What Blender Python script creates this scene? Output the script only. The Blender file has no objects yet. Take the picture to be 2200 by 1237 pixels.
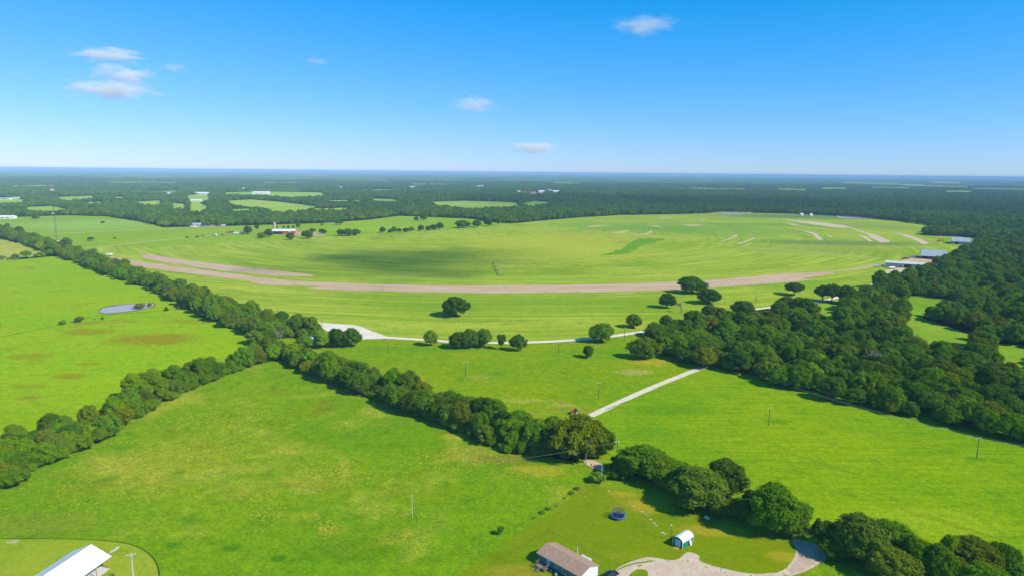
import bpy, bmesh, math, random
import numpy as np
from mathutils import Vector, Matrix, noise as mnoise
from mathutils.geometry import tessellate_polygon

random.seed(7)
RNG = np.random.default_rng(11)
S = bpy.context.scene
COL = S.collection
R_ = math.radians

# ------------------------------------------------------------------ camera
F_PX, CAM_H = 1467.0, 105.0
ROLL = math.atan(21 / 2200.0)
PITCH = math.atan((618.5 - 370.5) / F_PX)
cam_data = bpy.data.cameras.new('camera')
cam = bpy.data.objects.new('camera', cam_data)
COL.objects.link(cam)
cam_data.sensor_width = 36.0
cam_data.lens = 36.0 * F_PX / 2200.0
cam_data.clip_start = 1.0
cam_data.clip_end = 120000.0
cam.matrix_world = (Matrix.Translation((0, 0, CAM_H)) @ Matrix.Rotation(math.pi / 2 - PITCH, 4, 'X')
                    @ Matrix.Rotation(ROLL, 4, 'Z'))
S.camera = cam

# ------------------------------------------------------------------ sky, sun, exposure
SUN_EL, SUN_AZ = 40.0, math.atan2(0.885, -0.466)      # azimuth measured from +Y towards +X
w = bpy.data.worlds.new('World')
S.world = w
w.use_nodes = True
nt = w.node_tree
nt.nodes.clear()
sky = nt.nodes.new('ShaderNodeTexSky')
sky.sky_type = 'NISHITA'
sky.sun_disc = False
sky.sun_elevation = R_(SUN_EL)
sky.sun_rotation = SUN_AZ
sky.altitude = 0
sky.air_density = 1.0
sky.dust_density = 0.0
sky.ozone_density = 3.0
hs = nt.nodes.new('ShaderNodeHueSaturation')
hs.inputs['Saturation'].default_value = 1.0
hs.inputs['Value'].default_value = 1.0
bg = nt.nodes.new('ShaderNodeBackground')
bg.inputs['Strength'].default_value = 0.12
wo = nt.nodes.new('ShaderNodeOutputWorld')
nt.links.new(sky.outputs[0], hs.inputs['Color'])
sep = nt.nodes.new('ShaderNodeSeparateColor')
cmb = nt.nodes.new('ShaderNodeCombineColor')
nt.links.new(hs.outputs[0], sep.inputs[0])
for ch, (k_, o_) in enumerate(((0.595, -1.0), (0.595, 0.70), (1.29, 0.0))):      # clear deep blue air: less red, more blue
    mm = nt.nodes.new('ShaderNodeMath')
    mm.operation = 'MULTIPLY_ADD'
    mm.inputs[1].default_value = k_
    mm.inputs[2].default_value = o_
    nt.links.new(sep.outputs[ch], mm.inputs[0])
    mx = nt.nodes.new('ShaderNodeMath')
    mx.operation = 'MAXIMUM'
    mx.inputs[1].default_value = 0.12
    nt.links.new(mm.outputs[0], mx.inputs[0])
    nt.links.new(mx.outputs[0], cmb.inputs[ch])
nt.links.new(cmb.outputs[0], bg.inputs[0])
nt.links.new(bg.outputs[0], wo.inputs[0])

sd = bpy.data.lights.new('sun', 'SUN')
sd.energy = 4.95
sd.angle = R_(0.55)
sd.color = (1.0, 0.925, 0.80)
sun = bpy.data.objects.new('sun', sd)
COL.objects.link(sun)
SUN_DIR = Vector((math.sin(SUN_AZ) * math.cos(R_(SUN_EL)), math.cos(SUN_AZ) * math.cos(R_(SUN_EL)), math.sin(R_(SUN_EL))))
sun.rotation_euler = SUN_DIR.to_track_quat('Z', 'Y').to_euler()
sun.location = (0, 0, 500)

S.view_settings.view_transform = 'Standard'
S.view_settings.look = 'None'
S.view_settings.exposure = 0.20
S.view_settings.gamma = 1.0
cy = S.cycles
cy.use_denoising = True
cy.max_bounces = 16
cy.diffuse_bounces = 2
cy.glossy_bounces = 2
cy.transmission_bounces = 4
cy.transparent_max_bounces = 12
cy.volume_bounces = 14

# ------------------------------------------------------------------ pixel -> world
CR, SR, CP, SP = math.cos(ROLL), math.sin(ROLL), math.cos(PITCH), math.sin(PITCH)


def G(px, py, z=0.0):
    """ground (or height z) point seen at a pixel of the 2200 px photograph"""
    x, y = px - 1100.0, -(py - 618.5)
    xr, yr = (x * CR - y * SR) / F_PX, (x * SR + y * CR) / F_PX
    dy, dz = CP + yr * SP, -SP + yr * CP
    t = (z - CAM_H) / dz
    return xr * t, dy * t


def proj(X, Y, Z):
    """numpy: world -> photograph pixel"""
    Z = Z - CAM_H
    depth = Y * CP - Z * SP
    up = Y * SP + Z * CP
    xr, yr = X / depth * F_PX, up / depth * F_PX
    x = xr * CR + yr * SR
    y = -xr * SR + yr * CR
    return 1100.0 + x, 618.5 - y


def depth_of(x, y):
    return y * CP + CAM_H * SP


def inpoly(x, y, P):
    x, y = np.asarray(x, float), np.asarray(y, float)
    r = np.zeros(x.shape, bool)
    n = len(P)
    for i in range(n):
        x0, y0 = P[i]
        x1, y1 = P[(i + 1) % n]
        if y0 == y1:
            continue
        c = ((y0 > y) != (y1 > y)) & (x < (x1 - x0) * (y - y0) / (y1 - y0) + x0)
        r ^= c
    return r


# ------------------------------------------------------------------ materials
def new_mat(name):
    m = bpy.data.materials.new(name)
    m.use_nodes = True
    nt = m.node_tree
    return m, nt, nt.nodes['Principled BSDF'], nt.nodes['Material Output']


def nd(nt, t, **kw):
    n = nt.nodes.new(t)
    for k, v in kw.items():
        if k in n.inputs:
            n.inputs[k].default_value = v
        else:
            setattr(n, k, v)
    return n


def mixc(nt, fac, a, b, blend='MIX'):
    n = nt.nodes.new('ShaderNodeMix')
    n.data_type = 'RGBA'
    n.blend_type = blend
    for sock, v in ((n.inputs[0], fac), (n.inputs[6], a), (n.inputs[7], b)):
        if isinstance(v, bpy.types.NodeSocket):
            nt.links.new(v, sock)
        elif isinstance(v, (int, float)):
            sock.default_value = v
        else:
            sock.default_value = (*v, 1)
    return n.outputs[2]


def noise(nt, vec, scale, detail=4, rough=0.55, dist=0.0):
    n = nd(nt, 'ShaderNodeTexNoise', Scale=scale, Detail=detail, Roughness=rough, Distortion=dist)
    nt.links.new(vec, n.inputs['Vector'])
    return n.outputs[0]


def rng(nt, v, a, b, c=0.0, d=1.0, smooth=True):
    n = nt.nodes.new('ShaderNodeMapRange')
    n.interpolation_type = 'SMOOTHSTEP' if smooth else 'LINEAR'
    nt.links.new(v, n.inputs[0])
    for i, x in enumerate((a, b, c, d)):
        n.inputs[i + 1].default_value = x
    return n.outputs[0]


def math_(nt, op, a, b=None):
    n = nt.nodes.new('ShaderNodeMath')
    n.operation = op
    for i, v in enumerate((a, b)):
        if v is None:
            continue
        if isinstance(v, (int, float)):
            n.inputs[i].default_value = v
        else:
            nt.links.new(v, n.inputs[i])
    return n.outputs[0]


def mapping(nt, vec, loc=(0, 0, 0), rot=0.0, scale=(1, 1, 1)):
    rot = -rot if loc == (0, 0, 0) else rot
    n = nt.nodes.new('ShaderNodeMapping')
    n.vector_type = 'TEXTURE' if loc != (0, 0, 0) else 'POINT'
    n.inputs[1].default_value = loc
    n.inputs[2].default_value = (0, 0, rot)
    n.inputs[3].default_value = scale
    nt.links.new(vec, n.inputs[0])
    return n.outputs[0]


PIVOT = (-26.0, 1241.0)


def grass(name, base, alt, dark, big=0.012, mid=0.09, fine=0.9, streak=None, streak_amt=0.5, streak_col=None,
          brown=None, brown_thr=0.6, flowers=None, spots=(), fine_amt=0.22, rings=False, bump=0.35, pale=None):
    m, nt, bsdf, out = new_mat(name)
    tc = nt.nodes.new('ShaderNodeTexCoord')
    co = tc.outputs['Object']
    n1 = noise(nt, co, big, 5, 0.6)
    n2 = noise(nt, co, mid, 5, 0.6)
    n3 = noise(nt, co, fine, 3, 0.7)
    c = mixc(nt, rng(nt, n1, 0.38, 0.64), base, alt)
    c = mixc(nt, rng(nt, n2, 0.5, 0.75, 0, 0.75), c, dark)
    if brown:
        nb = noise(nt, mapping(nt, co, scale=(1, 1.4, 1)), 0.02, 5, 0.62, 0.6)
        c = mixc(nt, math_(nt, 'MULTIPLY', rng(nt, nb, brown_thr, brown_thr + 0.14, 0, 0.8), rng(nt, n2, 0.35, 0.6)), c, brown)
    if streak is not None or rings:
        if rings:
            sv = mapping(nt, co, loc=(PIVOT[0], PIVOT[1], 0.0))
            sx = nt.nodes.new('ShaderNodeSeparateXYZ')
            nt.links.new(sv, sx.inputs[0])
            r = math_(nt, 'SQRT', math_(nt, 'ADD', math_(nt, 'POWER', sx.outputs[0], 2.0), math_(nt, 'POWER', sx.outputs[1], 2.0)))
            th = math_(nt, 'ARCTAN2', sx.outputs[0], math_(nt, 'MULTIPLY', sx.outputs[1], -1.0))
            wob = math_(nt, 'MULTIPLY', noise(nt, co, 0.006, 2), 26.0)
            cx = nt.nodes.new('ShaderNodeCombineXYZ')
            nt.links.new(math_(nt, 'MULTIPLY', math_(nt, 'ADD', r, wob), 0.13), cx.inputs[0])
            nt.links.new(math_(nt, 'MULTIPLY', th, 4.5), cx.inputs[1])
            st = noise(nt, cx.outputs[0], 1.0, 6, 0.62)
            cx2 = nt.nodes.new('ShaderNodeCombineXYZ')
            nt.links.new(math_(nt, 'MULTIPLY', math_(nt, 'ADD', r, wob), 0.02), cx2.inputs[0])
            nt.links.new(math_(nt, 'MULTIPLY', th, 2.0), cx2.inputs[1])
            st2 = noise(nt, cx2.outputs[0], 1.0, 4, 0.55)
            c = mixc(nt, rng(nt, st2, 0.42, 0.62, 0, 0.7), c, alt)
        else:
            st = noise(nt, mapping(nt, co, rot=streak, scale=(0.035, 0.8, 1)), 1.0, 4, 0.6)
        c = mixc(nt, rng(nt, st, *((0.50, 0.62) if rings else (0.46, 0.70)), 0, streak_amt), c, streak_col or dark)
        if pale:
            c = mixc(nt, rng(nt, st, 0.46, 0.36, 0, streak_amt), c, pale)
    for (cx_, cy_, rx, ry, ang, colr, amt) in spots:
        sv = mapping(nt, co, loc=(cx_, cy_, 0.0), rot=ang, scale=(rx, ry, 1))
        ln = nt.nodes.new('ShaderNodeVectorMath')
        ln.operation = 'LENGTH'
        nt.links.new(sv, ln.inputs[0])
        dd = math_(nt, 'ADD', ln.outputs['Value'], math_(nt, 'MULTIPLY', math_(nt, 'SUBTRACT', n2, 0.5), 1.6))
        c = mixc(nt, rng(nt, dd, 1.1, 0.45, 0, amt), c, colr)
    if flowers:
        fcol, patches, thr = flowers
        ff = noise(nt, co, 1.6, 2, 0.7)
        pf = rng(nt, noise(nt, co, 0.028, 4, 0.6, 0.4), patches, patches + 0.14)
        c = mixc(nt, math_(nt, 'MULTIPLY', rng(nt, ff, thr, thr + 0.07, 0, 0.9), pf), c, fcol)
        c = mixc(nt, math_(nt, 'MULTIPLY', pf, 0.18), c, fcol)
    c = mixc(nt, 1.0, c, mixc(nt, rng(nt, n3, 0.3, 0.7, 0, 1), (1 - fine_amt,) * 3, (1 + fine_amt,) * 3), 'MULTIPLY')
    n5 = noise(nt, co, fine * .28, 4, 0.75)
    c = mixc(nt, 1.0, c, mixc(nt, rng(nt, n5, 0.35, 0.65, 0, 1), (1 - fine_amt * .8, 1 - fine_amt * .55, 1), (1 + fine_amt * .8, 1 + fine_amt * .5, 1)), 'MULTIPLY')
    nt.links.new(c, bsdf.inputs['Base Color'])
    bsdf.inputs['Roughness'].default_value = 0.9
    bsdf.inputs['Specular IOR Level'].default_value = 0.0
    bp = nd(nt, 'ShaderNodeBump', Strength=bump, Distance=0.5)
    nt.links.new(noise(nt, co, 0.55, 4, 0.7), bp.inputs['Height'])
    nt.links.new(bp.outputs[0], bsdf.inputs['Normal'])
    return m


def plain(name, col, rough=0.6, var=0.12, scale=1.5, metal=0.0, spec=0.4, col2=None, bump=0.0, lines=None, emit=None):
    m, nt, bsdf, out = new_mat(name)
    tc = nt.nodes.new('ShaderNodeTexCoord')
    co = tc.outputs['Object']
    n = noise(nt, co, scale, 5, 0.65)
    c2 = col2 or tuple(x * (1 - 2 * var) for x in col)
    c = mixc(nt, rng(nt, n, 0.35, 0.7), col, c2)
    if lines:      # ribs or siding: (axis, pitch, depth)
        ax, pitch, dep = lines
        sx = nt.nodes.new('ShaderNodeSeparateXYZ')
        nt.links.new(co, sx.inputs[0])
        fr = math_(nt, 'FRACT', math_(nt, 'DIVIDE', sx.outputs[ax], pitch))
        c = mixc(nt, rng(nt, fr, 0.82, 0.9, 0, dep), c, tuple(x * 0.5 for x in col))
    nt.links.new(c, bsdf.inputs['Base Color'])
    bsdf.inputs['Roughness'].default_value = rough
    bsdf.inputs['Metallic'].default_value = metal
    bsdf.inputs['Specular IOR Level'].default_value = spec
    if bump:
        bp = nd(nt, 'ShaderNodeBump', Strength=bump, Distance=0.1)
        nt.links.new(n, bp.inputs['Height'])
        nt.links.new(bp.outputs[0], bsdf.inputs['Normal'])
    return m


def leafmat(name, col, col2, trans=0.16, var=0.2):
    m, nt, bsdf, out = new_mat(name)
    nt.nodes.remove(bsdf)
    geo = nt.nodes.new('ShaderNodeNewGeometry')
    oi = nt.nodes.new('ShaderNodeObjectInfo')
    tc = nt.nodes.new('ShaderNodeTexCoord')
    c = mixc(nt, geo.outputs['Random Per Island'], col, col2)
    n = noise(nt, tc.outputs['Object'], 2.2, 3, 0.6)
    c = mixc(nt, rng(nt, n, 0.4, 0.65, 0, 0.5), c, tuple(x * 0.6 for x in col))
    h = nt.nodes.new('ShaderNodeHueSaturation')
    nt.links.new(c, h.inputs['Color'])
    nt.links.new(rng(nt, oi.outputs['Random'], 0, 1, 0.484, 0.512, False), h.inputs['Hue'])
    r2 = math_(nt, 'FRACT', math_(nt, 'MULTIPLY', oi.outputs['Random'], 17.31))
    nt.links.new(rng(nt, r2, 0, 1, 1 - var, 1 + var, False), h.inputs['Value'])
    r3 = math_(nt, 'FRACT', math_(nt, 'MULTIPLY', oi.outputs['Random'], 5.77))
    nt.links.new(rng(nt, r3, 0, 1, 0.94, 1.06, False), h.inputs['Saturation'])
    d = nd(nt, 'ShaderNodeBsdfDiffuse', Roughness=0.8)
    t = nt.nodes.new('ShaderNodeBsdfTranslucent')
    nt.links.new(h.outputs[0], d.inputs['Color'])
    nt.links.new(h.outputs[0], t.inputs['Color'])
    mx = nd(nt, 'ShaderNodeMixShader', Fac=trans)
    nt.links.new(d.outputs[0], mx.inputs[1])
    nt.links.new(t.outputs[0], mx.inputs[2])
    nt.links.new(mx.outputs[0], out.inputs['Surface'])
    return m


def dirt(name, a, b, c3, sc=0.05, rings=False, green=None, green_thr=0.6):
    m, nt, bsdf, out = new_mat(name)
    tc = nt.nodes.new('ShaderNodeTexCoord')
    co = tc.outputs['Object']
    if rings:
        sv = mapping(nt, co, loc=(PIVOT[0], PIVOT[1], 0.0))
        sx = nt.nodes.new('ShaderNodeSeparateXYZ')
        nt.links.new(sv, sx.inputs[0])
        r = math_(nt, 'SQRT', math_(nt, 'ADD', math_(nt, 'POWER', sx.outputs[0], 2.0), math_(nt, 'POWER', sx.outputs[1], 2.0)))
        th = math_(nt, 'ARCTAN2', sx.outputs[0], math_(nt, 'MULTIPLY', sx.outputs[1], -1.0))
        cx = nt.nodes.new('ShaderNodeCombineXYZ')
        nt.links.new(math_(nt, 'MULTIPLY', r, 0.16), cx.inputs[0])
        nt.links.new(math_(nt, 'MULTIPLY', th, 9.0), cx.inputs[1])
        n1 = noise(nt, cx.outputs[0], 1.0, 5, 0.65)
    else:
        n1 = noise(nt, co, sc, 5, 0.6)
    n2 = noise(nt, co, sc * 12, 4, 0.7)
    c = mixc(nt, rng(nt, n1, 0.38, 0.62), a, b)
    c = mixc(nt, rng(nt, n2, 0.4, 0.75, 0, 0.6), c, c3)
    if green:
        n4 = noise(nt, co, sc * 3, 4, 0.6, 0.5)
        c = mixc(nt, rng(nt, math_(nt, 'MULTIPLY', math_(nt, 'ADD', n1, n4), 0.5), green_thr, green_thr + 0.08, 0, 0.9), c, green)
    nt.links.new(c, bsdf.inputs['Base Color'])
    bsdf.inputs['Roughness'].default_value = 0.95
    bsdf.inputs['Specular IOR Level'].default_value = 0.1
    return m


def P2(*a):
    return G(*a)


def spot(px, py, wpx, hpx, colr, amt):
    x, y = G(px, py)
    x1, _ = G(px + wpx / 2, py)
    _, y1 = G(px, py - hpx / 2)
    return (x, y, abs(x1 - x), max(1.5, abs(y1 - y)), 0.0, colr, amt)


def ang_px(a, b):
    (x0, y0), (x1, y1) = G(*a), G(*b)
    return math.atan2(y1 - y0, x1 - x0)


YG = (0.235, 0.330, 0.0012)     # bright yellow green
MG = (0.150, 0.270, 0.0012)
DG = (0.075, 0.175, 0.0012)
BR = (0.22, 0.17, 0.02)
GOLD = (0.42, 0.32, 0.02)
DKS = (0.065, 0.185, 0.002)
M = {}
M['meadow'] = grass('meadow_grass', (0.132, 0.265, 0.001), (0.175, 0.29, 0.002), (0.080, 0.20, 0.001), brown=(0.20, 0.20, 0.003), brown_thr=0.53,
                    flowers=((0.52, 0.42, 0.06), 0.5, 0.56),
                    spots=[spot(370, 1172, 50, 18, DKS, .9), spot(497, 1175, 46, 24, DKS, .9), spot(600, 1200, 44, 18, DKS, .9), spot(640, 1112, 130, 30, (0.28, .30, .01), .4), spot(705, 1135, 50, 30, (0.28, .29, .01), .4), spot(760, 1180, 300, 60, (0.10, .20, .001), .5), spot(700, 930, 260, 50, (0.11, .235, .001), .5), spot(930, 1060, 260, 50, (0.17, .25, .001), .5),
                           spot(1080, 985, 230, 34, BR, .6), spot(1000, 938, 160, 20, GOLD, .45), spot(1150, 1010, 160, 26, GOLD, .5), spot(330, 1000, 330, 120, (0.30, 0.32, .02), .5),
                           spot(90, 1125, 300, 60, (0.22, .22, .02), .4), spot(560, 960, 330, 50, (0.27, 0.31, .01), .4)])
M['pasture_left'] = grass('left_pasture_grass', (0.235, 0.385, 0.0012), (0.28, 0.40, 0.002), (0.15, 0.31, 0.0012), brown=(0.24, 0.19, 0.015), brown_thr=0.56, fine_amt=.16,
                          streak=ang_px((0, 700), (500, 640)), streak_amt=.45, streak_col=(0.18, 0.32, .0012),
                          spots=[spot(500, 612, 260, 60, (0.2, .33, .01), .5), spot(60, 900, 220, 60, (0.19, .32, .0012), .5), spot(330, 728, 230, 30, (0.25, .19, .004), .75), spot(190, 712, 130, 16, (0.25, .19, .004), .7), spot(60, 765, 120, 14, (0.25, .19, .004), .6), spot(150, 808, 90, 16, (0.25, .19, .004), .7), spot(60, 830, 100, 14, (0.24, .2, .004), .5), spot(420, 690, 160, 14, (0.24, .21, .004), .5), spot(190, 782, 60, 8, (0.24, .2, .004), .6)])
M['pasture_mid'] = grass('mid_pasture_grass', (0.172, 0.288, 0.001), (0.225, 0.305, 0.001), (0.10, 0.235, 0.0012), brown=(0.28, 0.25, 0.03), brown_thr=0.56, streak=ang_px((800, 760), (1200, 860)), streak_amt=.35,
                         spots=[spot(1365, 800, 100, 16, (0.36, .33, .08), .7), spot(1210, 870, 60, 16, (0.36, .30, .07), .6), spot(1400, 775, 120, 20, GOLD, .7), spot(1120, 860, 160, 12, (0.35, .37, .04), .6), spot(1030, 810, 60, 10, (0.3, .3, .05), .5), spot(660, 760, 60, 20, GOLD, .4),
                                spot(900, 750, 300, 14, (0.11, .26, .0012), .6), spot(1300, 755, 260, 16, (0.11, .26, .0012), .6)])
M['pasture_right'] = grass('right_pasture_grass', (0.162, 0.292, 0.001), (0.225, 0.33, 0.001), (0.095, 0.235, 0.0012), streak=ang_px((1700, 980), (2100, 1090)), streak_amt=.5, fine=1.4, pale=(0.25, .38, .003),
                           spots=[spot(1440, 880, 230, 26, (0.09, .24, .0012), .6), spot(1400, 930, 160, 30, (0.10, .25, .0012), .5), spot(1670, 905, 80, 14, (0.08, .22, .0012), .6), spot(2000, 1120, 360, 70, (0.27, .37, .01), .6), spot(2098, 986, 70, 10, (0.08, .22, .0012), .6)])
M['hay'] = grass('hay_field_grass', (0.225, 0.33, 0.012), (0.33, 0.40, 0.03), (0.115, 0.24, 0.008), rings=True, streak_amt=.5, streak_col=(0.135, 0.26, 0.008), pale=(0.47, .50, .07), fine=.4, big=0.006, fine_amt=.1, bump=.1,
                 spots=[spot(1180, 528, 420, 60, (0.42, .42, .03), .55), spot(1330, 510, 380, 22, (0.37, .38, .03), .5), spot(1550, 495, 420, 26, (0.13, .28, .03), .55), spot(1350, 487, 420, 22, (0.13, .28, .03), .5),
                        spot(1100, 650, 900, 46, (0.14, .28, .008), .5), spot(1780, 530, 330, 24, (0.27, .30, .04), .6), spot(1700, 520, 240, 10, (0.13, .25, .03), .5), spot(1700, 610, 260, 36, (0.13, .29, .01), .5), spot(1000, 700, 460, 18, (0.40, .43, .04), .55),
                        spot(1750, 466, 420, 12, (0.10, .20, .05), .8), spot(1830, 523, 420, 12, (0.15, .22, .045), .85), spot(1650, 483, 500, 8, (0.13, .26, .04), .6), spot(1900, 488, 200, 14, (0.2, .27, .05), .6), spot(1740, 540, 300, 12, (0.25, .31, .04), .6), spot(700, 660, 300, 20, (0.36, .40, .03), .4)])
M['north'] = grass('north_field_grass', (0.22, 0.345, 0.008), (0.27, 0.38, 0.012), (0.17, 0.29, 0.006), streak=ang_px((0, 500), (500, 490)), streak_amt=.4, fine=.3, big=.004, fine_amt=.06, bump=.1, pale=(0.26, .42, .04),
                   spots=[spot(830, 492, 320, 14, (0.26, .42, .01), .7), spot(200, 482, 420, 26, (0.27, .42, .08), .6)])
M['small'] = grass('dry_field_grass', (0.33, 0.36, 0.05), (0.42, 0.40, 0.07), (0.24, 0.33, 0.03), fine=.4, fine_amt=.08, bump=.1)
M['clear'] = grass('clearing_grass', (0.17, 0.31, 0.01), (0.24, 0.36, 0.02), (0.11, 0.22, 0.008), fine=.5, big=.006, fine_amt=.1, bump=.1, brown=(0.22, .2, .04), brown_thr=.6)
M['farclear'] = grass('far_clearing_grass', (0.27, 0.42, 0.03), (0.36, 0.46, 0.06), (0.17, 0.30, 0.03), fine=.2, big=.003, fine_amt=.05, bump=0)
M['yard'] = grass('yard_grass', (0.160, 0.238, 0.001), (0.200, 0.245, 0.001), (0.105, 0.195, 0.001), fine=1.8, brown=(0.26, .21, .02), brown_thr=.57, fine_amt=.14,
                  spots=[spot(1400, 1085, 150, 40, GOLD, .6), spot(1540, 1140, 190, 30, (0.40, .30, .02), .65), spot(1690, 1195, 120, 24, GOLD, .6), spot(1110, 1225, 150, 40, (0.30, .24, .02), .6), spot(1340, 1060, 90, 20, GOLD, .6),
                         spot(1350, 1195, 150, 22, (0.24, .28, .01), .5)])
M['lawn'] = grass('mown_lawn_grass', (0.25, 0.33, 0.012), (0.32, 0.36, 0.03), (0.18, 0.28, 0.01), fine=2.2, fine_amt=.12, streak=R_(40), streak_amt=.4, spots=[spot(28, 1163, 36, 10, (0.45, .38, .2), .9)])
M['swath'] = grass('lush_grass', (0.095, 0.28, 0.008), (0.115, 0.31, 0.01), (0.075, 0.23, 0.008), fine=.4, fine_amt=.06, bump=.1)
M['lush'] = grass('lush_swale_grass', (0.125, 0.28, 0.008), (0.16, 0.31, 0.01), (0.095, 0.24, 0.008), fine=.4, fine_amt=.08, bump=.1)
M['edge'] = plain('dark_uncut_edge', (0.07, 0.13, 0.006), .95, .2, .5, spec=0)
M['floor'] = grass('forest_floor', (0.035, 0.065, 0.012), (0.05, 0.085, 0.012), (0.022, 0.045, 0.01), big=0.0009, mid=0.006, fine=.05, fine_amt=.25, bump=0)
M['gravel'] = dirt('pale_gravel', (0.70, 0.60, 0.48), (0.78, 0.69, 0.56), (0.56, 0.47, 0.36), .08)
M['driveway'] = dirt('pale_caliche', (0.72, 0.64, 0.47), (0.62, 0.53, 0.37), (0.52, 0.45, 0.28), .3)
M['soil'] = dirt('ploughed_soil', (0.49, 0.32, 0.185), (0.60, 0.44, 0.29), (0.38, 0.23, 0.12), .04, rings=True, green=(0.25, .30, .03), green_thr=.565)
M['dryp'] = dirt('dry_crop_patch', (0.44, 0.40, 0.12), (0.52, 0.44, 0.18), (0.30, 0.36, 0.05), .04, green=(0.24, .33, .02), green_thr=.52)
M['soil2'] = dirt('pale_soil', (0.54, 0.40, 0.26), (0.62, 0.48, 0.34), (0.42, 0.38, 0.2), .04, green=(0.25, .3, .04), green_thr=.58)
M['track'] = dirt('track_dirt', (0.45, 0.42, 0.22), (0.55, 0.5, 0.3), (0.3, 0.33, 0.1), .04)
M['path'] = dirt('dirt_path', (0.56, 0.41, 0.30), (0.66, 0.51, 0.38), (0.36, 0.30, 0.18), .25, green=(0.17, .24, .01), green_thr=.55)
M['lane'] = dirt('grey_lane', (0.46, 0.34, 0.25), (0.54, 0.41, 0.31), (0.38, 0.29, 0.2), .3)
M['mud'] = dirt('pond_mud', (0.13, 0.11, 0.04), (0.17, 0.13, 0.07), (0.10, 0.16, 0.02), .3)

m, nt_, b_, o_ = new_mat('pond_water')
b_.inputs['Base Color'].default_value = (0.42, 0.35, 0.33, 1)
b_.inputs['Roughness'].default_value = 0.3
b_.inputs['Specular IOR Level'].default_value = 0.12
tc_ = nt_.nodes.new('ShaderNodeTexCoord')
bp_ = nd(nt_, 'ShaderNodeBump', Strength=0.12, Distance=0.1)
nt_.links.new(noise(nt_, tc_.outputs['Object'], 1.2, 3), bp_.inputs['Height'])
nt_.links.new(bp_.outputs[0], b_.inputs['Normal'])
M['water'] = m

LEAF = {
    'mid': leafmat('leaf_mid_green', (0.108, 0.225, 0.001), (0.190, 0.335, 0.001), .2),
    'dark': leafmat('leaf_dark_green', (0.062, 0.150, 0.001), (0.120, 0.235, 0.001), .2),
    'bright': leafmat('leaf_bright_green', (0.15, 0.31, 0.001), (0.24, 0.41, 0.001), .2, .15),
    'olive': leafmat('leaf_olive_green', (0.155, 0.21, 0.001), (0.24, 0.29, 0.002), .2, .2),
    'grey': leafmat('leaf_grey_green', (0.12, 0.155, 0.018), (0.18, 0.205, 0.025), .2, .2),
}
M['bark'] = plain('bark', (0.13, 0.10, 0.075), .9, .25, 3, spec=.1)
M['deadwood'] = plain('dead_wood', (0.40, 0.35, 0.29), .9, .2, 3, spec=.1)
M['deadwood_red'] = plain('dead_twig_wood', (0.36, 0.25, 0.18), .9, .2, 3, spec=.1)


# ------------------------------------------------------------------ object helpers
def tag(o, label=None, cat=None, group=None, kind=None):
    if label:
        o['label'] = label
    if cat:
        o['category'] = cat
    if group:
        o['group'] = group
    if kind:
        o['kind'] = kind
    return o


def empty(name, loc, rz=0.0, label=None, cat=None, group=None):
    o = bpy.data.objects.new(name, None)
    o.empty_display_size = 1.0
    COL.objects.link(o)
    o.location = loc
    o.rotation_euler = (0, 0, rz)
    return tag(o, label, cat, group)


def link_mesh(name, me, mat, parent=None):
    if mat is not None and not me.materials:
        me.materials.append(mat)
    o = bpy.data.objects.new(name, me)
    COL.objects.link(o)
    if parent:
        o.parent = parent
    return o


class MB:
    def __init__(s):
        s.v, s.f = [], []

    def add(s, vs, fs):
        n = len(s.v)
        s.v += [tuple(p) for p in vs]
        s.f += [tuple(i + n for i in f) for f in fs]
        return s

    def box(s, x0, x1, y0, y1, z0, z1):
        return s.add([(x0, y0, z0), (x1, y0, z0), (x1, y1, z0), (x0, y1, z0), (x0, y0, z1), (x1, y0, z1), (x1, y1, z1), (x0, y1, z1)],
                     [(0, 3, 2, 1), (4, 5, 6, 7), (0, 1, 5, 4), (1, 2, 6, 5), (2, 3, 7, 6), (3, 0, 4, 7)])

    def tube(s, p0, p1, r0, r1=None, n=6, cap=True):
        r1 = r0 if r1 is None else r1
        p0, p1 = Vector(p0), Vector(p1)
        d = (p1 - p0).normalized()
        a = d.orthogonal().normalized()
        b = d.cross(a)
        vs = []
        for p, r in ((p0, r0), (p1, r1)):
            for i in range(n):
                t = 2 * math.pi * i / n
                vs.append(p + a * (math.cos(t) * r) + b * (math.sin(t) * r))
        fs = [(i, (i + 1) % n, n + (i + 1) % n, n + i) for i in range(n)]
        if cap:
            fs += [tuple(range(n))[::-1], tuple(range(n, 2 * n))]
        return s.add(vs, fs)

    def prism(s, prof, y0, y1):
        """profile of (x, z) points extruded along y"""
        n = len(prof)
        vs = [(x, y0, z) for x, z in prof] + [(x, y1, z) for x, z in prof]
        fs = [(i, (i + 1) % n, n + (i + 1) % n, n + i) for i in range(n)] + [tuple(range(n))[::-1], tuple(range(n, 2 * n))]
        return s.add(vs, fs)

    def build(s, name, mat, parent=None, loc=None, smooth=False):
        me = bpy.data.meshes.new(name)
        me.from_pydata(s.v, [], s.f)
        bm = bmesh.new()
        bm.from_mesh(me)
        bmesh.ops.recalc_face_normals(bm, faces=bm.faces)
        bm.to_mesh(me)
        bm.free()
        if smooth:
            for p in me.polygons:
                p.use_smooth = True
        o = link_mesh(name, me, mat, parent)
        if loc:
            o.location = loc
        return o


# ------------------------------------------------------------------ ground sheets
_Z = [0.0]


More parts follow.
